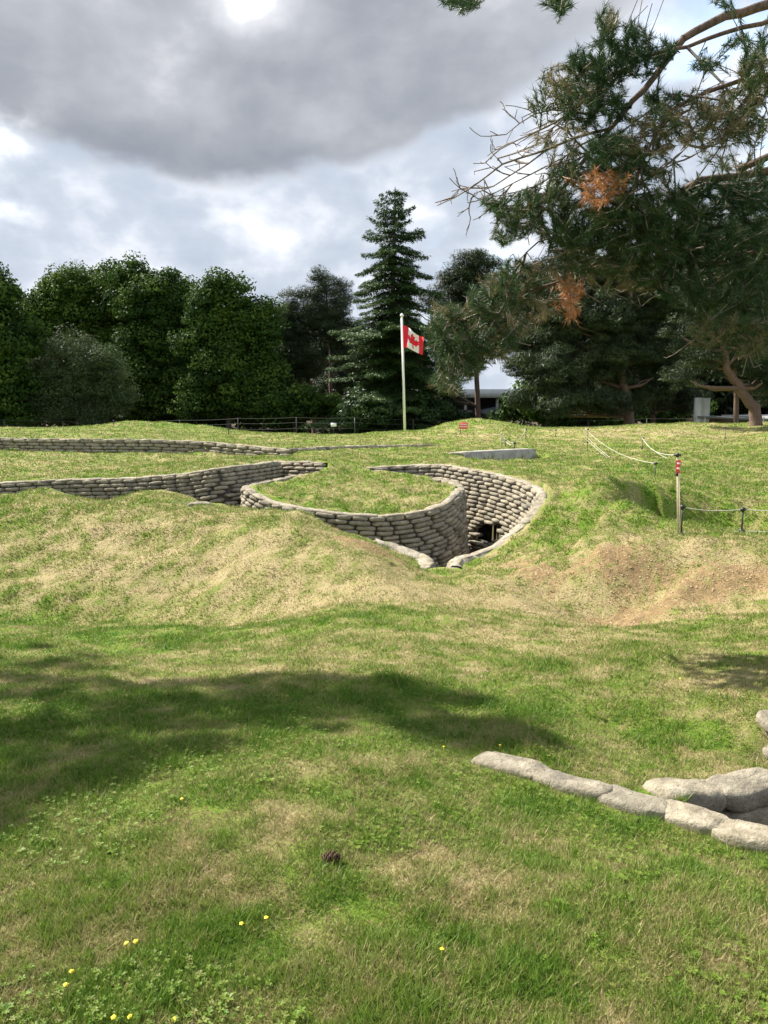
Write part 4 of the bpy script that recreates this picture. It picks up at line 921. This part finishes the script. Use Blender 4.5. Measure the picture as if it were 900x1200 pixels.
# ---------------------------------------------------------------- near pines (foreground)
class Skel:
    def __init__(s): s.p=[];s.par=[];s.r=[]
    def add(s,p,par): s.p.append(np.array(p,float)); s.par.append(par); return len(s.p)-1
def near_pine(label,trunk,limbs,regions,bark,Yj=.6,needles=44,nlen=.10,seed=3,thin_dead=()):
    rs=np.random.default_rng(seed); sk=Skel()
    root=empty('pine_tree',trunk[0]); tag(root,label,'tree')
    tr=[]; prev=-1
    T=np.array(trunk,float); s,Q,Lx=resample3(T,.4)
    for q in Q: prev=sk.add(q,prev); tr.append(prev)
    minr={}
    for L in limbs:
        w=np.array([q[:3] for q in L['p']],float); s,Q,_=resample3(w,.16)
        j=L.get('from')
        d=[np.linalg.norm(sk.p[i]-Q[0]) for i in range(len(sk.p))]; prev=int(np.argmin(d))
        for i,q in enumerate(Q):
            q=q+rs.normal(0,.006,3)
            prev=sk.add(q,prev); minr[prev]=L['r0']+(L['r1']-L['r0'])*i/len(Q)
    fixed=len(sk.p)
    def spray(i0,dirv,L,depth):
        n_=max(3,int(L/.06)); prev=i0; p=sk.p[i0].copy(); d=dirv.copy(); ids=[]
        for j in range(n_):
            d=d+rs.normal(0,.10,3)+np.array([0,0,.03]); d/=np.linalg.norm(d); p=p+d*(L/n_)
            prev=sk.add(p.copy(),prev); ids.append((prev,d.copy()))
        if depth>0:
            for (i,dd) in ids[::2]:
                if rs.random()<.75:
                    sd_=dd+rs.normal(0,.55,3)*np.array([1,.8,1]); sd_/=np.linalg.norm(sd_); spray(i,sd_,L*rs.uniform(.25,.5),depth-1)
    for i in range(len(tr),fixed):
        if i in minr and minr[i]<.0135 and sk.par[i]>=len(tr) and rs.random()<.8:
            dd=sk.p[i]-sk.p[sk.par[i]]; dd/=np.linalg.norm(dd)+1e-9
            sd_=dd+rs.normal(0,.6,3); sd_/=np.linalg.norm(sd_); spray(i,sd_,rs.uniform(.10,.34),2)
    # tuft targets
    tg=[]
    for (px,py,rx,ry,nn_,col,Y) in regions:
        for i in range(int(nn_*(2.6 if col in 'gdm' else 0.5 if col=='bare' else 1.3 if col=='t' else 1.3))):
            while True:
                a,b_=rs.uniform(-1,1,2)
                if a*a+b_*b_<1: break
            tg.append((np.array(P(px+a*rx,py+b_*ry,Y+rs.uniform(-1,1)*Yj)),col))
    def dmin(q,arr): return np.linalg.norm(arr-q,axis=1)
    arr=np.array(sk.p); base=arr[len(tr):] 
    tg.sort(key=lambda g:dmin(g[0],base).min())
    P_=np.empty((len(sk.p)+len(tg)*8,3)); P_[:len(arr)]=arr; cnt=len(arr); D_=np.zeros_like(P_)
    for i in range(1,cnt):
        v_=arr[i]-arr[max(sk.par[i],0)]; D_[i]=v_/(np.linalg.norm(v_)+1e-9)
    tips=[]
    for q,col in tg:
        lo=len(tr); d=np.linalg.norm(P_[lo:cnt]-q,axis=1); 
        dd_=((q-P_[lo:cnt])*D_[lo:cnt]).sum(1)/(d+1e-9); k=int(np.argmin(d*(1.5-.75*dd_)))+lo; a=P_[k]; L=np.linalg.norm(q-a)
        if L<.05: 
            continue
        m=max(1,min(7,int(L/.16))); prev=k
        perp=rs.normal(0,1,3)*L*.10+np.array([0,0,-.08*L])
        for i in range(1,m+1):
            t=i/m; pp=a*(1-t)+q*t+perp*4*t*(1-t)*(.6)
            P_[cnt]=pp; v_=pp-sk.p[prev]; D_[cnt]=v_/(np.linalg.norm(v_)+1e-9); prev=sk.add(pp,prev); cnt+=1
        tips.append((prev,col,q-a))
    n_=len(sk.p); load=np.zeros(n_)
    haschild=np.zeros(n_,bool)
    for i in range(n_-1,-1,-1):
        if load[i]==0: load[i]=1
        if sk.par[i]>=0: load[sk.par[i]]+=load[i]; haschild[sk.par[i]]=True
    rad=np.zeros(n_)
    for i in range(n_):
        if i<len(tr): rad[i]=.24-.16*i/len(tr)
        elif i in minr: rad[i]=max(minr[i],.0035)
        else: rad[i]=min(.0034*load[i]**.42,.022)
    # trunk mesh
    b=MB(); b.tube([sk.p[i] for i in tr],[rad[i] for i in tr],12); b.build('trunk',bark,root,True)
    # branches: vectorised frusta
    def frusta(ids,ns,name,mat):
        if not len(ids): return
        ids=np.array(ids); c=np.array([sk.p[i] for i in ids]); p0=np.array([sk.p[sk.par[i]] for i in ids])
        r1=rad[ids]; r0=np.array([min(rad[sk.par[i]],rad[i]*1.35) for i in ids])
        T=c-p0; T/=np.linalg.norm(T,axis=1)[:,None]+1e-9
        c=c+T*(r1*.35)[:,None]
        ref=np.where(np.abs(T[:,2:3])<.9,np.array([[0,0,1.]]),np.array([[1.,0,0]])); U=np.cross(T,ref);U/=np.linalg.norm(U,axis=1)[:,None]+1e-9; W=np.cross(T,U)
        an=np.arange(ns)*2*math.pi/ns
        ring=lambda o,r:o[:,None]+(np.cos(an)[None,:,None]*U[:,None]+np.sin(an)[None,:,None]*W[:,None])*r[:,None,None]
        V=np.concatenate([ring(p0,r0),ring(c,r1)],1).reshape(-1,3)
        k=np.arange(len(ids))[:,None]*2*ns; j=np.arange(ns)[None]; j2=(j+1)%ns
        q=np.stack([k+j,k+j2,k+ns+j2,k+ns+j],-1).reshape(-1,4)
        mesh_np(name,V,[q],mat,root,True)
    big=[i for i in range(len(tr),n_) if rad[i]>.012]; small=[i for i in range(len(tr),n_) if rad[i]<=.012]
    frusta(big,9,'boughs',bark); frusta(small,4,'twigs',M['barkdead'])
    # needles
    VV=[];AA=[]
    for (i,col,_) in tips:
        tip=sk.p[i]; pr=sk.p[sk.par[i]]; d=tip-pr; d/=np.linalg.norm(d)+1e-9
        if col=='bare': continue
        d=d+np.array([0,0,.35]); d/=np.linalg.norm(d)
        dens=1.0 if col in('g','d') else .75
        nn_=int(needles*dens*rs.uniform(.6,1.2)); 
        st=rs.uniform(-.15,.02,nn_)
        v=rs.normal(0,1,(nn_,3)); v-=(v@d)[:,None]*d; v/=np.linalg.norm(v,axis=1)[:,None]+1e-9
        ang=rs.uniform(.3,1.0,nn_)[:,None]; dr=d*np.cos(ang)+v*np.sin(ang)
        if col in('t','o'): dr[:,2]-=.35
        b0=tip+d*st[:,None]; L=nlen*rs.uniform(.7,1.15,nn_)[:,None]
        w=np.cross(dr,rs.normal(0,1,(nn_,3))); w/=np.linalg.norm(w,axis=1)[:,None]+1e-9; w*=.0026*rs.uniform(.7,1.3,nn_)[:,None]
        VV.append(np.stack([b0-w,b0+w,b0+dr*L],1).reshape(-1,3))
        cc={'g':.22,'d':.10,'m':.42,'t':.66,'o':.92}[col]
        if col=='m': cc=rs.choice([.22,.30,.42,.58])
        if col=='t': cc=rs.choice([.40,.60,.72,.3])
        if col=='g': cc=rs.choice([.12,.22,.3,.36])
        AA.append(np.repeat(np.clip(cc+rs.normal(0,.04,nn_),0,1),3))
    V=np.concatenate(VV); mesh_np('needles',V,[np.arange(len(V)).reshape(-1,3)],M['needle'],root,False,{'rnd':np.concatenate(AA)})
    return root
def resample3(W,step):
    d=np.r_[0,np.cumsum(np.linalg.norm(W[1:]-W[:-1],axis=1))]; n_=max(2,int(round(d[-1]/step))+1); s=np.linspace(0,d[-1],n_)
    return s,np.stack([np.interp(s,d,W[:,k]) for k in range(3)],-1),d[-1]
def lim(L,r0,r1): return {'p':[P(a,b_,c) for a,b_,c in L],'r0':r0,'r1':r1}
trk=[(6.6,8.2,-2.2),(6.5,8.2,0),(6.3,8.1,2.5),(6.4,8.0,5),(6.3,8.1,8)]
def lim0(tz,L,r0,r1):
    d=lim(L,r0,r1); d['p']=[(6.35,8.1,tz)]+d['p']; return d
limbs=[lim0(3.6,[(980,-25,7.4),(900,5,7.2),(850,18,7.1),(805,42,7.0),(775,78,7.0),(755,105,7.0),(735,125,7.0),(712,155,7.0),(690,180,7.0),(665,212,7.0),(645,245,7.0)],.075,.010),
 lim0(3.5,[(970,10,6.9),(900,25,6.9),(850,38,6.9),(805,55,6.9),(770,62,6.9),(735,78,6.9),(712,88,6.9),(690,112,6.9),(668,130,6.9)],.040,.008),
 lim([(715,150,7.0),(680,160,7.0),(650,172,7.0),(620,182,7.0),(590,192,7.0),(570,206,7.0),(552,222,7.0),(530,232,7.0),(513,240,7.0)],.014,.003),
 lim([(690,112,6.9),(665,135,6.95),(635,150,7.0),(605,166,7.0),(585,176,7.0)],.010,.003),
 lim([(690,180,7.0),(660,196,7.0),(636,214,7.0),(606,226,7.0),(582,231,7)],.009,.003),
 lim([(850,100,6.6),(842,128,6.5),(818,158,6.4),(800,176,6.4)],.009,.003),
 lim([(895,88,6.6),(880,130,6.5),(852,162,6.5),(818,178,6.4)],.010,.003),
 lim([(815,112,6.6),(800,150,6.5),(772,184,6.4)],.008,.003),
 lim([(880,92,6.6),(900,130,6.5),(885,170,6.5)],.008,.003),
 lim([(800,228,7.5),(780,260,7.3),(770,300,7.2)],.008,.003),
 lim([(690,315,7.4),(670,300,7.0),(650,320,6.9),(625,330,6.9)],.009,.003),
 lim([(668,130,6.9),(640,128,6.95),(612,140,7.0),(592,158,7.0)],.008,.003),
 lim([(700,160,7.0),(668,178,7.0),(630,200,7.0),(590,222,7.0),(560,232,7.0)],.009,.003),
 lim([(640,176,7.0),(615,196,7.0),(590,208,7.0),(572,222,7.0),(556,226,7)],.008,.003),
 lim0(2.6,[(975,70,6.6),(900,86,6.6),(855,98,6.6),(815,112,6.6),(785,130,6.6),(765,160,6.6),(748,200,6.6),(738,240,6.6)],.045,.008),
 lim0(1.7,[(980,178,7.6),(900,199,7.6),(865,207,7.6),(822,212,7.6),(790,228,7.6),(755,262,7.5),(715,300,7.5),(690,315,7.4),(655,330,7.3),(625,340,7.2),(595,352,7.1),(560,368,7.0),(525,382,7.0)],.062,.007),
 lim0(1.8,[(960,160,7.2),(900,183,7.2),(868,197,7.4)],.042,.03),
 lim0(1.0,[(980,260,8.0),(900,290,7.8),(850,305,7.6),(805,320,7.5),(770,345,7.4)],.04,.008),
 lim0(.2,[(980,350,7.4),(900,370,7.2),(860,385,7.1),(820,395,7.0)],.03,.008),
 lim([(690,180,7.0),(672,165,7),(655,210,7.0),(632,235,7.0),(610,250,7.0),(590,258,7.0)],.010,.004),
 lim([(690,315,7.4),(665,290,7.3),(640,275,7.2),(622,290,7.1),(605,310,7.0)],.011,.004),
 lim0(4.0,[(880,-60,6.2),(760,-50,6.0),(660,-25,6.0),(560,-20,6.0),(535,-8,6.0)],.03,.006)]
regs=[(540,2,24,9,9,'g',6.0),(655,4,16,12,9,'g',6.0),(845,2,12,6,2,'g',6.9),(770,0,30,15,12,'bare',6.9),
 (713,22,12,20,10,'m',6.9),(735,50,32,24,36,'d',6.9),(705,72,36,26,34,'d',6.9),(752,74,30,14,14,'d',6.9),(775,58,16,16,8,'d',6.9),(665,88,28,16,28,'t',6.9),(640,95,14,12,8,'t',6.9),(690,108,42,22,36,'m',6.9),(700,130,40,20,26,'d',6.95),
 (650,120,30,22,14,'m',6.95),(625,140,32,20,20,'bare',7.0),(600,170,42,18,34,'bare',7.0),(555,215,28,16,16,'bare',7.0),(522,238,12,8,6,'bare',7.0),(655,165,36,22,26,'t',7.0),(680,195,26,22,18,'m',7.0),(665,215,24,26,20,'g',7.0),
 (640,232,26,22,22,'m',7.0),(605,240,34,16,24,'g',7.0),(575,238,14,9,8,'g',7.0),(592,268,14,18,12,'g',7.0),(618,258,20,18,16,'m',7.0),
 (720,180,32,26,46,'g',6.7),(745,215,38,24,40,'m',6.7),(715,205,26,18,34,'o',6.45),(698,228,18,12,16,'o',6.45),(755,158,38,26,44,'t',6.6),(778,118,22,14,12,'g',6.6),(800,138,44,24,44,'t',6.6),(850,118,46,22,54,'t',6.6),(880,150,28,20,26,'t',6.6),(838,158,32,16,24,'bare',6.6),(890,85,26,22,34,'m',6.6),(880,50,26,12,8,'g',6.7),(830,75,16,8,5,'g',6.7),
 (690,262,42,32,80,'g',7.0),(735,260,46,34,90,'g',6.9),(780,262,44,36,80,'g',7.0),(700,300,42,24,55,'m',7.1),(755,305,46,26,60,'g',7.2),(830,235,46,26,74,'d',7.4),(878,228,34,24,60,'d',7.4),(860,190,40,12,12,'m',7.5),(820,285,48,30,84,'d',7.5),(885,285,34,40,84,'g',7.5),(840,338,44,28,60,'g',7.5),(800,335,30,24,30,'d',7.4),(888,345,24,40,44,'g',7.3),(890,395,26,30,36,'m',7.1),(842,388,34,20,28,'m',7.1),(870,430,30,14,12,'bare',7.1),
 (668,340,13,16,22,'o',7.0),(672,366,9,10,9,'o',7.0),(690,215,14,8,4,'o',6.5),(640,300,30,18,30,'bare',7.2),(650,318,26,12,22,'t',7.2),(640,270,24,14,12,'m',7.1),(702,345,38,12,14,'bare',7.2),(725,330,30,12,14,'t',7.2),
 (605,332,26,24,30,'m',7.0),(605,330,26,24,22,'g',7.0),(575,345,24,26,22,'m',7.0),(575,350,24,26,26,'g',7.0),(550,415,30,18,22,'g',7.0),(590,395,24,18,20,'g',7.0),(620,360,30,18,34,'t',7.1),(590,378,34,18,38,'t',7.0),(545,372,30,18,38,'m',7.0),(518,366,18,12,18,'t',7.0),(512,385,14,14,14,'g',7.0),(560,400,34,18,40,'m',7.0),(525,405,22,18,24,'g',7.0),(575,412,26,12,18,'t',7.0),(538,430,26,16,26,'m',7.0),(514,446,10,10,10,'m',7.0),(530,455,10,7,6,'m',7.0),(620,395,22,12,12,'bare',7.0),(800,165,50,14,20,'bare',6.6),(870,135,34,20,18,'t',6.6),(830,150,50,26,34,'t',6.5),(880,105,24,18,16,'t',6.6),(770,185,30,20,18,'t',6.6)]
near_pine('near pine at the right, boughs of green and dead brown needles hanging over the view',trk,limbs,regs,M['bark'],.6,needles=76,nlen=.078)
# pine left of the view whose crown throws the long shadow on the near grass
SUN=np.array([-.83,.56]); SUN/=np.linalg.norm(SUN); EL=R(45)
def shadow_src(px,py,h):
    Y=raymarch(px,py); g_=P(px,py,Y); k=h/math.tan(EL)
    return np.array([g_[0]+SUN[0]*k,g_[1]+SUN[1]*k,g_[2]+h])
def shade_pine():
    trunk=[(-12.5,9.6,-2),(-12.4,9.5,2),(-12.2,9.4,6),(-12.3,9.4,9)]
    root=empty('pine_tree',trunk[0]); tag(root,'pine just left of the view whose boughs shade the near grass','tree')
    b=MB(); b.tube(trunk,[.3,.26,.18,.06],10); b.build('trunk',M['bark'],root,True)
    pathA=[(-60,850,7.0),(60,850,7.0),(150,838,6.9),(250,822,6.8),(350,808,6.8),(430,812,6.7),(510,828,6.7),(570,845,6.6),(625,857,6.6)]
    C=[];N=[];A=[]; br=MB()
    pts_=[np.array((-12.2,9.4,4.2))]+[shadow_src(*p) for p in pathA]
    br.tube(pts_,np.linspace(.12,.01,len(pts_)),7)
    W_=[(-60,850,110,9),(30,850,92,9),(110,845,62,8),(180,838,48,7),(250,828,36,6),(320,820,32,6),(390,816,32,6),(450,822,30,6),(510,836,22,5),(560,848,14,4),(600,854,8,3),(10,780,30,3),(80,790,25,3),(-40,930,60,5)]
    for px,py,ry,m in W_:
        for i in range(int(m*2.0)):
            h=rng.uniform(6.2,7.6); c=shadow_src(px+rng.uniform(-38,38),py+rng.uniform(-1,1)*ry,h)
            k=300; e=rng.normal(0,1,(k,3)); e/=np.linalg.norm(e,axis=1)[:,None]
            rr=rng.uniform(.12,.26); C.append(c+e*rr*np.array([1.3,1,.8])*rng.uniform(.2,1,k)[:,None]); N.append(e); A.append(rng.uniform(.05,.4,k))
            j=int(np.argmin([np.linalg.norm(c-p) for p in pts_])); br.tube([pts_[j],(pts_[j]+c)/2+rng.normal(0,.05,3),c],[.02,.014,.006],4)
    br.build('boughs',M['bark'],root,True)
    C=np.concatenate(C); V=leaves(C,np.concatenate(N),.05,.12); mesh_np('needles',V,[np.arange(len(C)*4).reshape(-1,4)],M['needle'],root,False,{'rnd':np.repeat(np.concatenate(A),4)})
shade_pine()
# ---------------------------------------------------------------- light and sky
sd=bpy.data.lights.new('sun','SUN'); sd.energy=5.0; sd.angle=R(.55); sd.color=(1,.95,.86)
so=bpy.data.objects.new('sun',sd); COL.objects.link(so)
dirn=Vector((SUN[0]*math.cos(EL),SUN[1]*math.cos(EL),math.sin(EL))); so.rotation_euler=dirn.to_track_quat('Z','Y').to_euler(); so.location=dirn*50
w=bpy.data.worlds.new('World'); S.world=w; w.use_nodes=True; nt=w.node_tree
for n_ in list(nt.nodes): nt.nodes.remove(n_)
out=nd(nt,'ShaderNodeOutputWorld'); bg=nd(nt,'ShaderNodeBackground'); bg.inputs['Strength'].default_value=.1
sky=nd(nt,'ShaderNodeTexSky',sky_type='NISHITA'); sky.sun_disc=False; sky.sun_elevation=EL; sky.sun_rotation=math.atan2(SUN[0],SUN[1]); sky.air_density=1.2; sky.dust_density=1.5
tc=nd(nt,'ShaderNodeTexCoord'); nrm=nd(nt,'ShaderNodeVectorMath',operation='NORMALIZE'); lk(nt,tc.outputs['Generated'],nrm.inputs[0])
sx=nd(nt,'ShaderNodeSeparateXYZ'); lk(nt,nrm.outputs[0],sx.inputs[0])
az=mth(nt,'MULTIPLY',mth(nt,'ARCTAN2',sx.outputs[0],sx.outputs[1]),57.2958); el=mth(nt,'MULTIPLY',mth(nt,'ARCSINE',sx.outputs[2]),57.2958)
cmb=nd(nt,'ShaderNodeCombineXYZ'); lk(nt,mth(nt,'MULTIPLY',az,.056),cmb.inputs[0]); lk(nt,mth(nt,'MULTIPLY',el,.086),cmb.inputs[1])
big=noise(nt,cmb.outputs[0],1.2,7,.55,.3); med=noise(nt,cmb.outputs[0],2.5,6,.50,.1)
def gauss(a0,e0,ra,re):
    x=mth(nt,'DIVIDE',mth(nt,'SUBTRACT',az,a0),ra); y=mth(nt,'DIVIDE',mth(nt,'SUBTRACT',el,e0),re)
    r2=mth(nt,'ADD',mth(nt,'MULTIPLY',x,x),mth(nt,'MULTIPLY',y,y))
    return mth(nt,'POWER',2.718,mth(nt,'MULTIPLY',r2,-1))
def sstep(v,a,b_):
    m=nd(nt,'ShaderNodeMapRange',interpolation_type='SMOOTHERSTEP'); m.inputs['From Min'].default_value=a; m.inputs['From Max'].default_value=b_; lk(nt,v,m.inputs['Value']); return m.outputs[0]
# base broken cloud: pale with blue-grey mottling
base=ramp(nt,med,[(.30,(2.2,2.55,3.1)),(.48,(2.9,3.2,3.7)),(.58,(4.0,4.2,4.6)),(.70,(6.,6.1,6.3))])
# blue gaps low on the right
gap=mth(nt,'MULTIPLY',sstep(big,.50,.60),sstep(mth(nt,'SUBTRACT',az,el),-12,6),clamp=True)
skyc=mixc(nt,1.0,sky.outputs[0],(1.6,1.6,1.6),'MULTIPLY')
c=mixc(nt,mth(nt,'MULTIPLY',gap,.8),base,skyc)
# the big grey cloud base
x12=mth(nt,'ADD',az,13); eb=mth(nt,'ADD',mth(nt,'MULTIPLY',mth(nt,'MULTIPLY',x12,x12),.0105),14.6)
edge=mth(nt,'ADD',mth(nt,'SUBTRACT',el,eb),mth(nt,'MULTIPLY',mth(nt,'SUBTRACT',med,.5),7))
gm=sstep(edge,-.5,1.6)
tone=mth(nt,'ADD',mth(nt,'MULTIPLY',big,.55),mth(nt,'MULTIPLY',med,.55))
tone=mth(nt,'ADD',tone,mth(nt,'MULTIPLY',gauss(-9.5,25.3,3.4,2.2),.32)); tone=mth(nt,'ADD',tone,mth(nt,'MULTIPLY',gauss(-16,20,4.5,2.2),.12))
tone=mth(nt,'SUBTRACT',tone,mth(nt,'MULTIPLY',gauss(-12,16.2,12,2.0),.14)); tone=mth(nt,'ADD',tone,mth(nt,'MULTIPLY',gauss(4,21,6,5),-.03))
tone=mth(nt,'ADD',tone,mth(nt,'MULTIPLY',gauss(-27,26,6,2.2),.2)); tone=mth(nt,'ADD',tone,mth(nt,'MULTIPLY',gauss(12,25,7,5),.12))
grey=ramp(nt,tone,[(.34,(1.4,1.52,1.78)),(.50,(1.85,1.97,2.22)),(.64,(2.5,2.6,2.85)),(.78,(3.8,3.9,4.1)),(.92,(7,7,7))])
c=mixc(nt,gm,c,grey)
for (a_,e_,ra,re,am) in ((-26,16.5,2.6,1.5,.9),(-26,12.0,1.8,1.2,.7)):
    c=mixc(nt,mth(nt,'MULTIPLY',gauss(a_,e_,ra,re),mth(nt,'MULTIPLY',sstep(med,.38,.6),am),clamp=True),c,(7.5,7.6,7.7))
lk(nt,c,bg.inputs[0]); lk(nt,bg.outputs[0],out.inputs[0])
S.render.engine='CYCLES'
